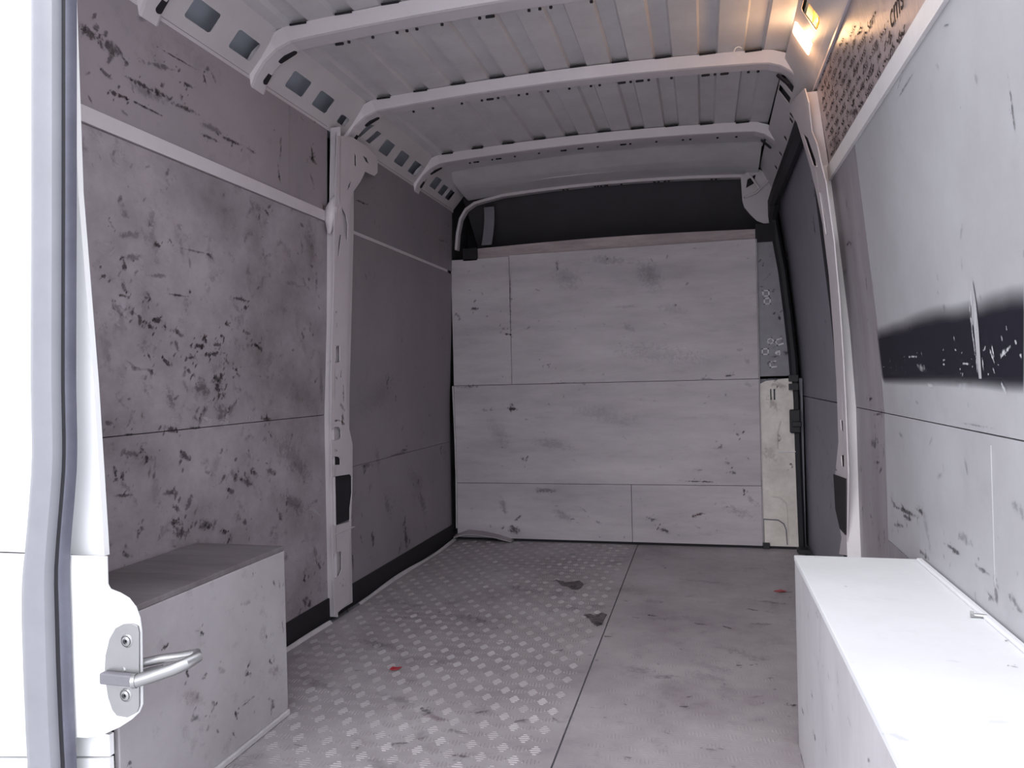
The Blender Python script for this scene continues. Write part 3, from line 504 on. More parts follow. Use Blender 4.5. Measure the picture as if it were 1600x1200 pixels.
# ---- door_1 : sliding door seen through the side opening
d1 = thing('door_1', kind='structure')
XD = lambda z: XR(z)+.022
v, f = sheet_geo(lambda u, q: (XD(q), u, q), lin(2.44, 3.86, 4), lin(.0, .712, 8), (.012, 0, 0)); dl = mesh('door_lining_panel', v, f, 'door', d1, smooth=True)
v, f = sheet_geo(lambda u, q: (XD(q), u, q), lin(2.44, 3.86, 4), lin(.716, 1.74, 14), (.012, 0, 0)); mesh('door_lining_panel', v, f, 'door', d1, smooth=True)
fnD = lambda u, v, w: (XD(v)-w, u, v)
stains(scatter(R, 26, 2.65, 3.7, .2, .7, .006, .02, .45, ang=1.4, spread=.5), fnD, dl)
sealp = [(.30, 3.72, 1.63)]+[(XR(z)-(.020 if z < 1.4 else .028), 3.72, z) for z in (1.55, 1.45, 1.3, 1.1, .9, .7, .5, .3, .12, .0)]
SPF = [(-.018, -.012), (.018, -.012), (.022, 0), (.010, .016), (-.012, .016), (-.022, 0)]
ds = tube('door_seal', [(.345, 2.54, 1.668), (.346, 2.9, 1.660), (.342, 3.4, 1.648), (.336, 3.66, 1.625)]+sealp[1:], [.030]*3+[.028]+[.021]*10, 'rubber', d1, label='thick black rubber seal around the sliding door opening')
mb = MB()
for z0, z1 in ((.785, .815), (.745, .775)): mb.add(*box_geo(.385, .425, 3.68, 3.70, z0, z1))
mb.build('door_latch', 'rubber', d1)
box('door_latch', (.385, .432, 3.675, 3.70, .545, .655), 'rubber', d1, bevel=.006)
box('door_latch', (.392, .434, 3.66, 3.70, .575, .600), 'rubber', d1, bevel=.004)
tube('inner_seal', [(XR(z)-.004, 2.60, z) for z in lin(.02, 1.62, 14)], .008, 'rubber', d1)
box('foot_bracket', (.40, .45, 3.60, 3.66, 0, .02), 'rubber', d1)

# ---- ceiling
ce = thing('ceiling', kind='structure')
box('outer_skin', (-1.40, .585, 1.12, 4.38, 1.965, 1.98), 'cavity', ce)
def camber(x): return -.030*((x+.45)/.72)**2
ZV = 1.862
def roof_panel(y0, y1, hills=True):
    xs = []; zs = []
    x = -1.15; prof = [(-1.165, 0)]
    k = -1.111
    while hills and k < .20:
        prof += [(k, 0), (k+.007, .014), (k+.056, .014), (k+.063, 0)]; k += .1395
    if not hills: prof += [(-1.0, 0), (-.6, .0), (-.2, 0), (.1, 0)]
    prof += [(.275, 0)]
    V = []; F = []
    n = len(prof)
    ys = [y0, y0+.02, y1-.02, y1] if not hills else [y0, y1]
    if not hills: ys = [y0, (y0+y1)/2+.11, (y0+y1)/2+.135, (y0+y1)/2+.16, y1]
    zb = lambda j: (0, 0, -.010, 0, -.004)[j] if not hills else 0
    for s in (0, .004):
        for j, y in enumerate(ys):
            for (x, h) in prof: V.append((x, y, ZV+camber(x)+h+s+zb(j)))
    m_ = len(ys)
    for s in (0, 1):
        for j in range(m_-1):
            for i in range(n-1):
                a = s*m_*n+j*n+i; F.append((a, a+1, a+n+1, a+n))
    return mesh('roof_panel', V, F, 'roof', ce)
bows = [1.50, 1.945, 2.52, 3.20]
for a, b in zip([1.13]+bows, bows+[3.43]): roof_panel(a+.0005, b-.0005, hills=(a < 3.1))
def bow_path(dz=0):
    P = []
    for x in lin(-1.07, .19, 16): P.append((x, 0, 1.824+camber(x)*.8+dz))
    zl = P[0][2]; zr = P[-1][2]
    L_ = [(-1.247, 0, zl-.118), (-1.232, 0, zl-.085), (-1.205, 0, zl-.050), (-1.165, 0, zl-.020), (-1.12, 0, zl-.004)]
    R_ = [(.225, 0, zr-.004), (.258, 0, zr-.016), (.285, 0, zr-.036), (.310, 0, zr-.06), (.332, 0, zr-.085)]
    return L_+P+R_
prof = [(-.048, .034), (-.030, .002), (-.022, 0), (.026, 0), (.034, .003), (.044, .034)]
def capsule(c, ax, side, l, wd, nrm, d):
    """dark recessed slot : flat stadium solid"""
    P = []; c = Vector(c); ax = Vector(ax).normalized(); side = Vector(side).normalized(); nrm = Vector(nrm)
    for k in range(12):
        a = 2*math.pi*k/12; P.append(c+ax*(math.cos(a)*wd+(l if math.cos(a) > 0 else -l))+side*math.sin(a)*wd)
    V = P+[p+nrm*d for p in P]; n = 12
    return V, [tuple(range(n)), tuple(range(n, 2*n))[::-1]]+[(i, (i+1) % n, (i+1) % n+n, i+n) for i in range(n)]
SL = random.Random(5)
for bi, yb_ in enumerate(bows):
    p = [(x, yb_, z) for x, _, z in bow_path()]
    sc2 = (1.0, 1.08, 1.0, .92)[bi]
    bo = sweep('roof_bow', [Vector(q) for q in p], [(q[0]*sc2, q[1]) for q in prof], (0, 1, 0), 'paint', ce)
    # small round and long holes along its far flange
    mb = MB()
    x = -1.0
    while x < .2:
        z = 1.824+camber(x)*.8
        l = SL.choice((0, 0, 0, .009)); mb.add(*capsule((x, yb_+.036*sc2, z+.002), (1, 0, 0), (0, 1, 0), l, .0045, (0, 0, -1), .005))
        x += SL.choice((.03, .03, .075, .11))
    mb.build('bolt_hole', 'black', bo, kind='stuff')
    mb = MB(); k = -1.111
    while k < .20:
        c_ = camber(k+.03); mb.add(*box_geo(k+.006, k+.057, yb_-.0505*sc2, yb_-.048*sc2, ZV+c_-.004, ZV+c_+.0015)); k += .1395
    mb.build('joint_gap', 'black', bo, kind='stuff')
    # end slots on the curved end
    for q in (((-1.222, -.0, 0), 0), ((-1.150, 0, 0), 1)):
        pass
    mb = MB()
    mb.add(*capsule((-1.224, yb_+.020, 1.738), (.45, .1, .8), (0, 1, 0), .018, .010, (.9, 0, -.4), .005))
    mb.add(*capsule((-1.160, yb_+.022, 1.789), (.85, .05, .42), (0, 1, 0), .022, .010, (.4, 0, -.9), .005))
    mb.add(*capsule((.272, yb_+.022, 1.764), (.6, 0, -.6), (0, 1, 0), .018, .010, (-.6, 0, -.7), .006))
    mb.build('end_slot', 'black', bo, kind='stuff')
# bow over the bulkhead, carried down on the left as a frame leg
hb = [(-1.232, 3.735, 1.512), (-1.222, 3.735, 1.60), (-1.205, 3.735, 1.67), (-1.175, 3.735, 1.715), (-1.13, 3.735, 1.742), (-1.07, 3.735, 1.754)]
hb += [(x, 3.735, 1.785+camber(x)) for x in lin(-.98, .21, 10)]
sweep('roof_bow', hb, [(-.016, .014), (-.016, 0), (.022, 0), (.022, .014)][::-1], (0, 1, 0), 'paint', ce, label='thin pale frame bow over the bulkhead with its left leg')
hbm = MB(); 
for x in (-.66, -.64, -.50, -.485, -.47, -.45, -.44, -.37, -.21, -.19, -.16, -.14, .06, .08): hbm.add(*capsule((x, 3.715, 1.782+camber(x)-.006), (1, 0, 0), (0, 0, 1), .001, .0042, (0, -1, 0), .004))
hbm.build('bolt_hole', 'black', bpy.data.objects['roof_bow.004'], kind='stuff')
tube('header_fold', [(-.85, 3.60, 1.809), (-.45, 3.60, 1.817), (-.2, 3.60, 1.816)], .005, 'paint', ce)
sc_ = sheet_geo(lambda u, q: (u, 3.425+.312*q, 1.858+camber(u)-.060*q-.012*math.sin(q*math.pi)), lin(-1.17, .27, 10), lin(0, 1, 6), (0, .004, .004)); mesh('header_plate', *sc_, 'roof', ce)
# rails with real openings
def railL(u, v, w):      # u = y, v = 0..1 from bottom edge to top edge
    return (-1.252+.112*v-.005*w*100*.6, u, 1.716+.128*v-.0*w+w*.9)
def railR(u, v, w):
    k = min(max((u-2.3)/1.4, 0), 1)
    return (.345-.085*v+.02*v*k+w*.8, u, 1.675+.145*v-.02*v*k+w*.5)
holesY = [(1.36, 1.46), (1.60, 1.70), (1.778, 1.878), (2.060, 2.162), (2.222, 2.315), (2.395, 2.455), (2.495, 2.60), (2.625, 2.675), (2.742, 2.83), (2.894, 2.986), (3.045, 3.137), (3.310, 3.392), (3.430, 3.50), (3.535, 3.60)]
hl = []
for i, (a, b) in enumerate(holesY):
    lo, hi = (.22, .56)
    if i == 5: lo, hi = .22, .42
    if i == 6: hl.append([(a, .30), (b-.02, .22), (b+.012, .62), (a+.02, .55)]); continue
    if i == 7: hl.append([(a, .24), (b-.012, .24), (b+.016, .58), (a+.026, .58)]); continue
    if i in (12, 13): lo, hi = .2, .5
    hl.append([(a, lo+.03), (a+.006, lo), (b-.006, lo), (b, lo+.03), (b, hi-.03), (b-.006, hi), (a+.006, hi), (a, hi-.03)])
rl = plate('side_rail', [(1.17, 0), (3.72, 0), (3.72, 1), (1.17, 1)], hl, railL, .002, 'rail', ce, label='perforated painted steel rail along the left roof edge')
hr = [h for i, h in enumerate(hl) if i in (1, 2, 5, 6, 7)]
hr.append([(2.210, .41), (2.215, .38), (2.290, .38), (2.295, .43), (2.292, .83), (2.285, .88), (2.222, .88), (2.212, .82)])
hr.append([(2.065, .41), (2.07, .38), (2.135, .38), (2.140, .43), (2.137, .78), (2.130, .82), (2.08, .82), (2.067, .78)])
hr += [[(2.75, .28), (2.79, .28), (2.79, .40), (2.75, .40)]]+[[(y, .24), (y+.03, .24), (y+.03, .36), (y, .36)] for y in (2.80, 3.0, 3.2, 3.4)]
hr = hr[:2]+hr[5:]
hr += [[(2.565, .50), (2.625, .50), (2.640, .90), (2.585, .92)], [(2.665, .50), (2.72, .50), (2.735, .90), (2.68, .90)]]
rr = plate('side_rail', [(1.17, 0), (3.72, 0), (3.72, 1), (1.17, 1)], hr, railR, .002, 'rail', ce, label='perforated painted steel rail along the right roof edge')
# folded lips of the rails
sweep('rail_lip', [(-1.250, 1.17, 1.716), (-1.250, 3.72, 1.716)], [(-.003, -.003), (.003, -.003), (.003, .007), (-.003, .007)], (1, 0, 0), 'paint', rl)
sweep('rail_lip', [(.343, 1.17, 1.675), (.343, 3.70, 1.675)], [(-.003, -.003), (.003, -.003), (.003, .007), (-.003, .007)], (1, 0, 0), 'paint', rr)
v, f = sheet_geo(lambda u, q: (-1.335+.17*q, u, 1.742+.165*q), [1.17, 3.74], [0, 1], (-.01, 0, .01)); mesh('cavity_liner', v, f, 'liner', rl)
v, f = sheet_geo(lambda u, q: (.43-.12*q, u, 1.72+.16*q), [1.17, 3.74], [0, 1], (.01, 0, .01)); mesh('cavity_liner', v, f, 'cavity', rr)
# gusset at the far right corner of the roof
gp = [(.192, 1.752), (.197, 1.640), (.205, 1.61), (.232, 1.575), (.262, 1.545), (.320, 1.522), (.322, 1.60), (.335, 1.68), (.33, 1.76), (.25, 1.80)]
gu = plate('corner_gusset', gp, [[(.215, 1.70), (.222, 1.74), (.262, 1.765), (.25, 1.72)]], lambda a, b, c: (a, 3.685+(.30*(a-.19))-c, b), .006, 'rail', ce, label='pale folded gusset in the far right roof corner')
tube('gusset_fold', [(.205, 3.680, 1.655), (.26, 3.69, 1.675), (.315, 3.70, 1.73)], .006, 'rail', gu)
tube('gusset_fold', [(.225, 3.682, 1.77), (.275, 3.69, 1.695)], .005, 'rail', gu)

# ---- pillars
def pl(y, z, w): return (interp([(0, -1.256), (.7, -1.252), (1.05, -1.232), (1.42, -1.212), (1.72, -1.205)], z)-w, y, z)
outl = [(2.345,0.022), (2.34,0.227), (2.339,0.316), (2.343,0.504), (2.347,0.603), (2.345,0.736), (2.34,0.913), (2.342,1.045), (2.342,1.221), (2.336,1.351), (2.342,1.484), (2.358,1.682), (2.47,1.712), (2.586,1.715), (2.688,1.698), (2.687,1.641), (2.658,1.621), (2.579,1.617), (2.536,1.568), (2.478,1.517), (2.453,1.469), (2.448,1.407), (2.455,1.362), (2.452,1.236), (2.454,1.099), (2.454,0.915), (2.457,0.777), (2.476,0.679), (2.508,0.6), (2.502,0.483), (2.484,0.306), (2.466,0.239), (2.457,0.038)]
holesL = [[(2.347,0.503), (2.483,0.495), (2.497,0.484), (2.495,0.425), (2.477,0.37), (2.475,0.324), (2.359,0.33), (2.34,0.338)], [(2.345,0.235), (2.397,0.234), (2.406,0.225), (2.404,0.167), (2.389,0.153), (2.355,0.146), (2.342,0.154)], [(2.35,0.665), (2.378,0.674), (2.406,0.672), (2.42,0.66), (2.419,0.633), (2.395,0.626), (2.348,0.63)], [(2.35,0.563), (2.374,0.571), (2.402,0.566), (2.411,0.556), (2.41,0.538), (2.349,0.543)],
 [(2.36,0.955), (2.398,0.959), (2.401,0.901), (2.364,0.898)], [(2.378,1.346), (2.392,1.344), (2.377,1.27), (2.363,1.272)], [(2.389,1.446), (2.422,1.424), (2.439,1.389), (2.437,1.329), (2.406,1.36)], [(2.49,1.663), (2.505,1.653), (2.505,1.616), (2.489,1.616)], [(2.558,1.671), (2.596,1.672), (2.613,1.653), (2.58,1.655)], [(2.443,1.536), (2.463,1.552), (2.453,1.529), (2.433,1.51)],
 [(2.37,1.034), (2.379,1.037), (2.38,1.021), (2.371,1.018)], [(2.413,0.869), (2.422,0.876), (2.419,0.847), (2.409,0.847)], [(2.426,0.714), (2.441,0.709), (2.441,0.677), (2.426,0.678)]]
lp = plate('door_pillar', outl, holesL, pl, .003, 'paint', wl, label='pale painted steel pillar with pressed slots between the left lining panels')
# its rear-facing side and backing
zs = lin(.01, 1.43, 16)
v, f = sheet_geo(lambda u, z: (XL(z)-.01+(pl(0, z, 0)[0]-XL(z)+.01)*u, 2.366+.0*z, z), [0, 1], zs, (0, .004, 0)); mesh('pillar_side', v, f, 'paint', lp)
v, f = sheet_geo(lambda u, z: (XL(z)+.004+(pl(0, z, 0)[0]-XL(z)-.004)*u, 2.372+.03*(z-1.43), z), [0, 1], lin(1.43, 1.72, 6), (0, .004, 0)); mesh('pillar_side', v, f, 'paint', lp)
knob = [(XL(1.39)+.012, 2.355, 1.345), (XL(1.39)+.020, 2.352, 1.385), (XL(1.40)+.026, 2.352, 1.43), (XL(1.45)+.03, 2.362, 1.475)]
tube('pressed_bulge', knob, [.006, .020, .022, .004], 'paint', lp, n=10)
v, f = sheet_geo(lambda u, z: (pl(0, z, .013)[0], u, z), [2.368, 2.508], lin(.02, 1.70, 12), (-.004, 0, 0)); mesh('pillar_backing', v, f, 'rail', lp)
box('black_recess', (-1.2645, -1.259, 2.372, 2.500, .33, .57), 'black', lp, bevel=0, label='black opening low in the pillar')
box('pressed_step', (-1.270, -1.2530, 2.364, 2.512, .296, .301), 'rail', lp)
stains([(2.475,0.696,2.504,0.678,0.0096,0.9,(.10,.04,.02)), (2.488,0.73,2.504,0.683,0.0072,0.9,(.08,.03,.02)), (2.426,0.696,2.475,0.694,0.0071,0.7,(.10,.05,.03)), (2.489,0.824,2.497,0.753,0.0048,0.9), (2.37,0.901,2.375,0.892,0.0069,0.5), (2.434,0.847,2.443,0.843,0.0071,0.8), (2.437,0.595,2.441,0.59,0.0071,0.7), (2.492,0.012,2.502,0.004,0.0144,0.8), (2.461,0.114,2.471,0.107,0.0095,0.95), (2.419,1.075,2.423,1.071,0.007,0.7), (2.473,0.75,2.503,0.73,0.0143,0.4,(.2,.12,.08))],
       lambda u, v, w: pl(u*1-.06, v, -w), lp, name='rust_stain')
# right pillar
def pr(y, z, w): return (XR(z)-.037+w, y, z)
outr = [(2.408,0.273), (2.338,0.527), (2.348,0.712), (2.327,0.861), (2.296,1.025), (2.264,1.185), (2.27,1.277), (2.272,1.36), (2.302,1.41), (2.323,1.485), (2.368,1.537), (2.344,1.615), (2.367,1.665), (2.539,1.701), (2.718,1.73), (2.593,1.637), (2.535,1.543), (2.487,1.46), (2.446,1.374), (2.406,1.268), (2.408,1.113), (2.453,0.942), (2.468,0.786), (2.483,0.607), (2.561,0.495), (2.57,0.385), (2.485,0.31), (2.545,0.245)]
holesR = [[(2.438,0.679), (2.395,0.676), (2.401,0.643), (2.432,0.647)], [(2.446,0.568), (2.401,0.576), (2.397,0.538), (2.44,0.537)], [(2.52,1.58), (2.447,1.541), (2.362,1.426), (2.437,1.454)], [(2.392,1.361), (2.353,1.348), (2.337,1.22), (2.375,1.231)]]
blk = [(2.573,0.495), (2.361,0.509), (2.394,0.337), (2.489,0.337), (2.558,0.387)]
rp = plate('door_pillar', outr, holesR, pr, .003, 'paint', wr, label='slender white painted pillar beside the sliding door opening')
plate('black_recess', blk, [], lambda a, b, c: pr(a, b, -.004+c), .003, 'black', rp, label='flat black plate in place of a dark recess low in the right pillar')  # no hole here: the recess darkness is painted as a black plate
v, f = sheet_geo(lambda u, z: (XR(z)-.037+.039*u, 2.396, z), [0, 1], lin(.01, 1.44, 18), (0, .004, 0)); mesh('pillar_side', v, f, 'paint_r', rp, smooth=True, label='rear-facing side of the pillar, daylight put into its lighter colour')  # lighter copy of the pillar paint stands in for daylight on this side
v, f = sheet_geo(lambda u, z: (XR(z)-.034+.034*u, 2.398-.05*(z-1.44), z), [0, 1], lin(1.44, 1.66, 6), (0, .004, 0)); mesh('pillar_side', v, f, 'paint', rp)
v, f = sheet_geo(lambda u, z: (pr(0, z, .014)[0], u, z), [2.402, 2.55], lin(.02, 1.60, 12), (.004, 0, 0)); mesh('pillar_backing', v, f, 'black', rp)
stains([(2.55,0.987,2.535,0.976,0.0066,0.8), (2.609,0.929,2.616,0.888,0.0068,0.7), (2.522,1.328,2.534,1.249,0.0109,0.9), (2.459,1.394,2.454,1.353,0.0085,0.7), (2.476,1.418,2.461,1.406,0.0064,0.7), (2.531,0.517,2.49,0.516,0.0066,0.7)], lambda u, v, w: (XR(v)-.040-w, u, v), rp, name='rust_stain')

# ================================================================== THINGS
# ---- wheel arch boxes
YL_, XB = 1.665, -1.026
bl = thing('wheel_arch_box', (-1.15, 1.4, 0), 'grey boarded wheel arch box with a dark worn top against the left wall', 'box')
box('top_board', (-1.279, XB, 1.112, YL_, .410, .4215), 'box_lt', bl, label='dark worn top board')
sd_ = box('side_board', (XB-.012, XB, 1.112, YL_, .001, .4095), 'box_l', bl)
box('end_board', (-1.279, XB-.0125, YL_-.012, YL_, .001, .4095), 'box_l', bl)
box('kick_strip', (XB+.0002, XB+.008, 1.112, YL_-.004, .0012, .014), 'trim', bl)
fnBL = lambda u, v, w: (XB+w, u, v)
blm = [(1.339,0.313,1.343,0.309,0.0072,0.9), (1.229,0.322,1.232,0.318,0.0069,0.85), (1.368,0.154,1.374,0.146,0.0103,0.75), (1.446,0.101,1.452,0.086,0.0061,0.95), (1.437,0.06,1.443,0.045,0.0061,0.95), (1.49,0.175,1.506,0.158,0.014,0.85), (1.574,0.231,1.576,0.215,0.004,0.95), (1.527,0.389,1.529,0.384,0.0047,0.7), (1.291,0.249,1.298,0.235,0.0071,0.8), (1.455,0.099,1.529,0.105,0.0046,0.6), (1.306,0.151,1.326,0.136,0.0114,0.5),
 (1.585,0.166,1.595,0.15,0.0081,0.7), (1.594,0.062,1.599,0.045,0.0114,0.6), (1.645,0.24,1.649,0.206,0.005,0.5), (1.131,0.145,1.137,0.141,0.0065,0.7), (1.477,0.329,1.514,0.326,0.0093,0.3), (1.635,0.345,1.639,0.305,0.0066,0.5), (1.27,0.212,1.347,0.16,0.028,0.25,(.16,.08,.10)), (1.584,0.143,1.639,0.115,0.0194,0.3,(.16,.08,.10)), (1.392,0.217,1.413,0.201,0.0119,0.3)]
stains(blm+scatter(R, 22, 1.25, 1.64, .03, .39, .002, .007, .6, ang=1, spread=1), fnBL, sd_)
YR_, XB2, ZB = 1.742, .1843, .4214
br = thing('wheel_arch_box', (.3, 1.3, 0), 'pale smooth boarded wheel arch box along the right wall, brightly lit', 'box')
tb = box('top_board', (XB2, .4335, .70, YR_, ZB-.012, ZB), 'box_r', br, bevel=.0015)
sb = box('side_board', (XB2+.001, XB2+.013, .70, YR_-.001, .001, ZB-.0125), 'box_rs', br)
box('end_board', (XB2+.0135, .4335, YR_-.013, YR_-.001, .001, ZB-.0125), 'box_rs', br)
box('wall_batten', (.424, .4345, .80, YR_-.02, ZB+.0002, ZB+.007), 'box_r', br)
fnBR = lambda u, v, w: (XB2-w+.001, u, v)
brm = [(1.414,0.398,1.392,0.393,0.0061,0.6), (1.529,0.363,1.513,0.349,0.0079,0.4), (1.501,0.215,1.484,0.212,0.0052,0.8), (1.494,0.15,1.446,0.143,0.0077,0.75), (1.671,0.116,1.628,0.121,0.0087,0.6), (1.335,0.202,1.324,0.186,0.0046,0.6), (1.691,0.005,1.672,-0.006,0.0102,0.7), (0.992,0.345,0.973,0.351,0.0043,0.6), (1.118,0.341,1.095,0.338,0.0049,0.35), (1.257,0.299,1.241,0.292,0.0054,0.3), (1.755,-0.041,1.721,-0.038,0.0121,0.7)]
stains(brm+scatter(R, 14, 1.0, 1.7, .03, .38, .003, .008, .4, ang=1.5, spread=.4), fnBR, sb)
btm = [(0.186,0.892,0.211,0.88,0.0141,0.18), (0.39,1.128,0.396,1.125,0.0041,0.5), (0.441,1.306,0.446,1.277,0.0095,0.7), (0.44,1.347,0.438,1.315,0.0061,0.6), (0.44,1.68,0.45,1.538,0.006,0.45), (0.427,1.245,0.436,1.215,0.0068,0.5), (0.246,1.496,0.25,1.492,0.0039,0.4), (0.314,1.132,0.329,1.131,0.006,0.15), (0.195,1.727,0.259,1.719,0.0045,0.3), (0.302,0.944,0.326,0.948,0.0102,0.12), (0.216,0.839,0.22,0.834,0.0045,0.3)]
stains(btm, lambda u, v, w: (u, v, ZB+w), tb)
# bolt lying on the right box
bt = thing('loose_bolt', ((0.421,1.341)[0], (0.421,1.341)[1], ZB+.0002), 'small shiny bolt lying on top of the right-hand wheel arch box', 'bolt')
bx, by = bt.location.x, bt.location.y
tube('shank', [(bx-.010, by, ZB+.0045), (bx+.008, by-.004, ZB+.0045)], .0032, 'chrome', bt)
tube('head', [(bx-.014, by+.001, ZB+.0058), (bx-.009, by, ZB+.0058)], .0056, 'chrome', bt, n=6)
# red scraps
def scrap(name, pts, m, label, cat):
    V = [(x, y, .0032) for x, y in pts]; n = len(V)
    V += [(x, y, .0052+.001*math.sin(i*2)) for i, (x, y) in enumerate(pts)]
    F = [tuple(range(n))[::-1], tuple(range(n, 2*n))]+[(i, (i+1) % n, (i+1) % n+n, i+n) for i in range(n)]
    o = mesh(name, V, F, m); o['label'] = label; o['category'] = cat
scrap('plastic_scrap', [(-0.888,1.973), (-0.886,1.992), (-0.875,1.99), (-0.86,1.997), (-0.864,1.977), (-0.878,1.97)], 'red', 'small red scrap lying on the checker-plate floor, left of the seam', 'scrap')
scrap('plastic_scrap', [(0.239,2.963), (0.265,2.98), (0.285,2.97), (0.258,2.953)], 'red', 'thin red scrap on the floor by the right-hand box', 'scrap')

# ---- rear door frame on the left (painted) with rubber seal
df = thing('rear_door_frame', (-1.15, 1.2, 0), 'white painted rear door frame at the left edge, in full daylight', 'door frame')
fo = [(-1.074,1.566), (-1.072,1.519), (-1.069,1.177), (-1.058,1.004), (-1.047,0.833), (-1.04,0.673), (-1.034,0.528)]
outf = fo+[(-1.42, (-1.034,0.528)[1]+0), (-1.42, 2.0), (fo[0][0], 2.0)]
yfr = lambda a, b, c: (a, 1.098+c, b)
plate('upper_frame', outf, [], yfr, .012, 'paint_out', df)
lowf = [(-1.005,0.534), (-1.005,0.486), (-1.,0.478), (-0.979,0.472), (-0.962,0.464), (-0.948,0.449), (-0.941,0.431), (-0.938,0.409), (-0.939,0.327), (-0.94,0.283), (-0.947,0.269), (-0.962,0.256), (-0.986,0.241), (-1.02,0.225), (-1.054,0.216), (-1.109,0.211)]+[(-1.42, (-1.109,0.211)[1]), (-1.42, (-1.005,0.534)[1]-.004)]
plate('striker_housing', lowf, [], lambda a, b, c: (a, 1.070+c, b), .006, 'paint_out', df, bevel=.002)
lw = [(-1.048,0.215), (-1.028,0.214), (-1.028,0.176)]
lw2 = [(-1.42, lw[0][1]), (lw[0][0], lw[0][1]), lw[1], lw[2], (-1.42, lw[2][1]-.04)]
plate('lower_frame', lw2, [], lambda a, b, c: (a, 1.092+c, b), .010, 'paint_out', df)
lw3 = [(-1.42, lw[2][1]-.043), (lw[2][0]+.0005, lw[2][1]-.003), (lw[2][0]+.004, -.03), (-1.42, -.03)]
plate('lower_frame', lw3, [], lambda a, b, c: (a, 1.090+c, b), .010, 'paint_out', df)
# seal: grey bulb, groove, dark lip
sp_ = sorted([(q[1], q[0]) for q in [(-1.042,1.551), (-1.044,1.486), (-1.055,1.161), (-1.067,0.834), (-1.068,0.724), (-1.071,0.68), (-1.078,0.625), (-1.087,0.559), (-1.093,0.504), (-1.093,0.449), (-1.093,0.338), (-1.091,0.228), (-1.089,0.173), (-1.09,0.106)]])
def seal(name, prof_, m, **k):
    V = []; F = []; n = len(prof_); pts = [(z, interp(sp_, z)) for z in lin(-.10, sp_[-1][0], 60)]
    for z, x in pts:
        wb_ = 1+.12*min(max((.55-z)/.1, 0), 1)
        for a, b in prof_: V.append((x+a*wb_, 1.066-b, z))
    for i in range(len(pts)-1):
        for q in range(n): F.append((i*n+q, i*n+(q+1) % n, (i+1)*n+(q+1) % n, (i+1)*n+q))
    F += [tuple(range(n)), tuple((len(pts)-1)*n+q for q in range(n))]
    return mesh(name, V, F, m, df, smooth=True, **k)
seal('rubber_seal', [(-.066, 0), (-.066, .010), (-.060, .022), (-.048, .028), (-.028, .030), (-.012, .026), (-.006, .016), (-.005, 0)], 'seal', label='grey bulb of the door seal')
seal('seal_groove', [(-.008, 0), (-.008, .012), (.008, .012), (.008, 0)], 'rubber', label='black groove of the seal')
seal('seal_lip', [(.0045, 0), (.0045, .012), (.006, .016), (.010, .017), (.013, .012), (.014, 0)], 'seal_dk', label='dark outer lip of the door seal')
box('frame_filler', (-1.42, -1.13, 1.0785, 1.0915, .40, .50), 'paint_out', df, bevel=0)
# right frame (mirror side, outside the view)
rf = thing('rear_door_frame', (.5, 1.15, 0), 'white painted rear door frame on the right edge', 'door frame')
box('frame_post', (.465, .60, .76, .798, -.03, 1.95), 'paint_out', rf)
hd = box('header', (-1.42, .60, 1.118, 1.135, 1.86, 1.97), 'paint_out', rf)
# ---- open rear door on the left
od = thing('rear_door', (-1.42, 1.1, 0), 'white rear door swung fully open at the left edge of the picture', 'door')
box('door_shell', (-1.50, -1.43, .12, 1.05, -.40, 1.85), 'paint_out', od, bevel=.015)
box('inner_panel', (-1.432, -1.424, .22, 1.02, .08, 1.0), 'paint_out', od, bevel=.003)

# ---- door striker
yp = 1.069
ds_ = thing('door_striker', (-1.07, yp, .28), 'zinc plated striker plate with a hooked loop on the white rear door frame', 'striker')
pp = [(-0.967,0.422), (-0.949,0.424), (-0.937,0.42), (-0.935,0.409), (-0.939,0.283), (-0.943,0.274), (-0.963,0.263), (-0.985,0.264), (-0.994,0.273), (-1.002,0.294), (-1.008,0.333), (-1.005,0.366), (-0.996,0.395), (-0.983,0.414)]
plate('mounting_plate', pp, [], lambda a, b, c: (a, yp-.003-c, b), .003, 'chrome', ds_, bevel=.0008)
def arm(pts, r, name='hook_loop', m='chrome'): return tube(name, pts, r, m, ds_, n=12)
a0 = (-1.007,0.331); a1 = (-0.941,0.336); a2 = (-0.934,0.334)
P2 = lambda px_, d: px_
zz = a0[1]
box('loop_foot', (a0[0]+.001, a1[0]+.004, yp-.020, yp-.006, zz-.010, zz+.010), 'steel', ds_, bevel=.003, label='underside bar of the hook, shade put into its dark colour')  # darker steel colour stands in for shade under the hook
# U shaped wire loop standing out of the plate, towards the load space side
l1 = [(a1[0]+.006, yp-.016, zz), (a1[0]+.030, yp-.010, zz+.007), (a1[0]+.066, yp+.002, zz+.018), (a1[0]+.086, yp+.012, zz+.026), (a1[0]+.092, yp+.030, zz+.030), (a1[0]+.080, yp+.044, zz+.030), (a1[0]+.050, yp+.042, zz+.024), (a1[0]+.015, yp+.034, zz+.020), (a1[0]-.012, yp+.020, zz+.016), (a1[0]-.03, yp-.004, zz+.012)]
arm(l1, [.0105, .0105, .0105, .0100, .0095, .0085, .0080, .0080, .0080, .0075])
wz = lambda x: zz+.008+(x-a1[0])*.19
wp = [(a1[0]-.034, yp-.006), (a1[0]+.002, yp-.012), (a1[0]+.018, yp-.004), (a1[0]+.034, yp+.010), (a1[0]+.022, yp+.032), (a1[0]+.002, yp+.028), (a1[0]-.010, yp+.012)]
mesh('loop_web', [(x, y, wz(x)) for x, y in wp]+[(x, y, wz(x)-.003) for x, y in wp], [tuple(range(7)), tuple(range(7, 14))[::-1]]+[(i, (i+1) % 7, (i+1) % 7+7, i+7) for i in range(7)], 'chrome', ds_)
arm([(a1[0]+.001, yp-.0175, zz-.0002), (a1[0]+.007, yp-.0155, zz+.0005)], .0118, 'loop_collar')
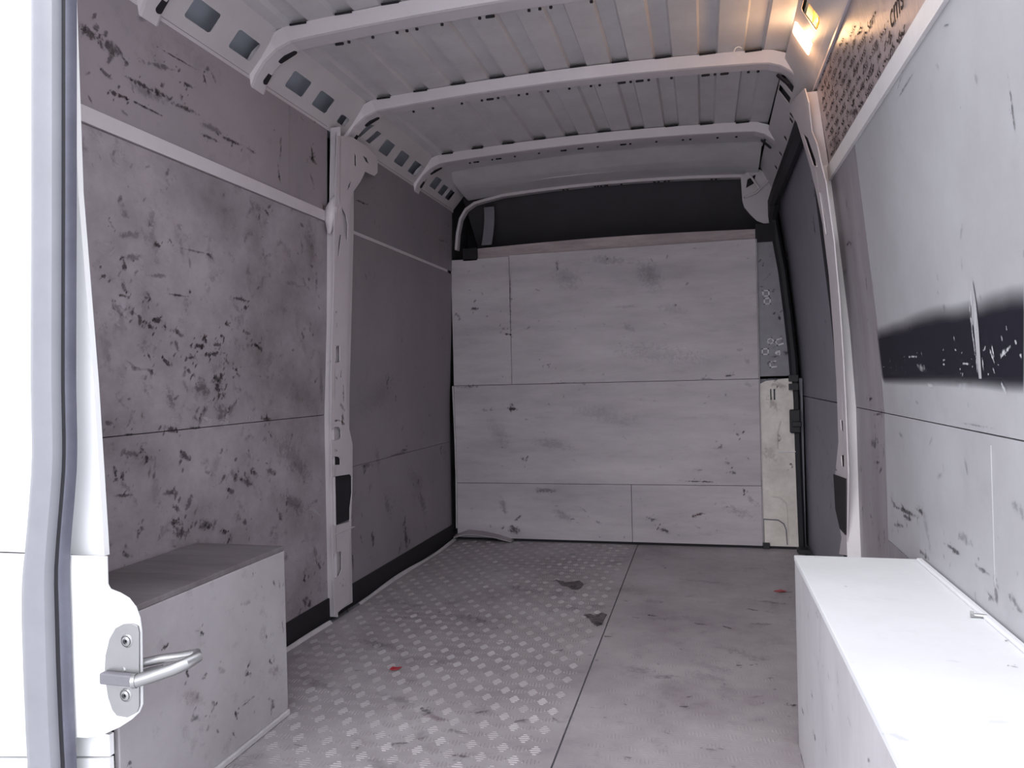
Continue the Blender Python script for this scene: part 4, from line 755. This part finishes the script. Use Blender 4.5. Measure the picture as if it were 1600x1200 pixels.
for cpx in ((-0.96,0.394), (-0.965,0.301)):
    n_ = 16
    mbv = MB()
    for (r0, r1_, d0, d1_) in ((.0, .0045, .0085, .0085), (.0045, .0082, .0100, .0085), (.0095, .0120, .0080, .0062)):
        V = []; 
        for k in range(n_):
            a = 2*math.pi*k/n_; V.append((cpx[0]+r0*math.cos(a), yp-d0, cpx[1]+r0*math.sin(a)))
        for k in range(n_):
            a = 2*math.pi*k/n_; V.append((cpx[0]+r1_*math.cos(a), yp-d1_, cpx[1]+r1_*math.sin(a)))
        for k in range(n_):
            a = 2*math.pi*k/n_; V.append((cpx[0]+r1_*math.cos(a), yp-.003, cpx[1]+r1_*math.sin(a)))
        mbv.add(V, [(k, (k+1) % n_, n_+(k+1) % n_, n_+k) for k in range(n_)]+[(n_+k, n_+(k+1) % n_, 2*n_+(k+1) % n_, 2*n_+k) for k in range(n_)])
    scw = mbv.build('screw', 'chrome', ds_)
    mb = MB()
    for k in range(3):
        a = k*math.pi/3; c_, s_ = math.cos(a)*.0034, math.sin(a)*.0034; c2, s2 = -math.sin(a)*.0009, math.cos(a)*.0009
        mb.add([(cpx[0]+c_+c2, yp-.0088, cpx[1]+s_+s2), (cpx[0]+c_-c2, yp-.0088, cpx[1]+s_-s2), (cpx[0]-c_-c2, yp-.0088, cpx[1]-s_-s2), (cpx[0]-c_+c2, yp-.0088, cpx[1]-s_+s2)], [(0, 1, 2, 3)])
    mb.build('screw_socket', 'rubber', scw)

# ---- lit lamp behind the right roof rail
lc = railR(2.245, .60, .02)
la = thing('cargo_lamp', lc, 'lit warm cargo lamp set behind openings in the right roof rail', 'lamp')
def q3(y, v, w): return railR(y, v, w)
v, f = sheet_geo(lambda u, q: q3(u, q, .006-.0*q), lin(2.200, 2.305, 4), lin(.33, .93, 4), (.004, 0, .003)); mesh('lens', v, f, 'bulb', la, label='glowing white lens')
v, f = sheet_geo(lambda u, q: q3(u, q, .022), lin(2.03, 2.185, 4), lin(.10, .80, 4), (.004, 0, .003)); mesh('reflector', v, f, 'orange', la, label='amber reflector lit from inside')
for k, (vv, rr_) in enumerate(((.36, .006), (.50, .007), (.62, .005))):
    tube('reflector_rib', [q3(2.05+.045*i/2, vv+.03*math.sin(i), .016) for i in range(6)], rr_*.5, 'orange', la)
ld = bpy.data.lights.new('lamp_glow', 'POINT'); ld.energy = .6; ld.color = (1, .56, .26); ld.shadow_soft_size = .022
lo = bpy.data.objects.new('lamp_glow', ld); C.objects.link(lo); lo.parent = la
lo.location = Vector(q3(2.245, .60, -.030))-Vector(lc)
ld2 = bpy.data.lights.new('lamp_inner_glow', 'POINT'); ld2.energy = .25; ld2.color = (1, .6, .25); ld2.shadow_soft_size = .008
lo2 = bpy.data.objects.new('lamp_inner_glow', ld2); C.objects.link(lo2); lo2.parent = la; lo2.location = Vector(q3(2.13, .5, .010))-Vector(lc)
# loose curl of wire under the roof
cw = tube('wire_curl', [(.128+.012*math.cos(a), 2.42, 1.823+.012*math.sin(a)) for a in lin(.6, 5.2, 10)], .0018, 'paint_r', None)
cw['label'] = 'small curl of pale wire hanging from the roof sheet by the lamp'; cw['category'] = 'wire'
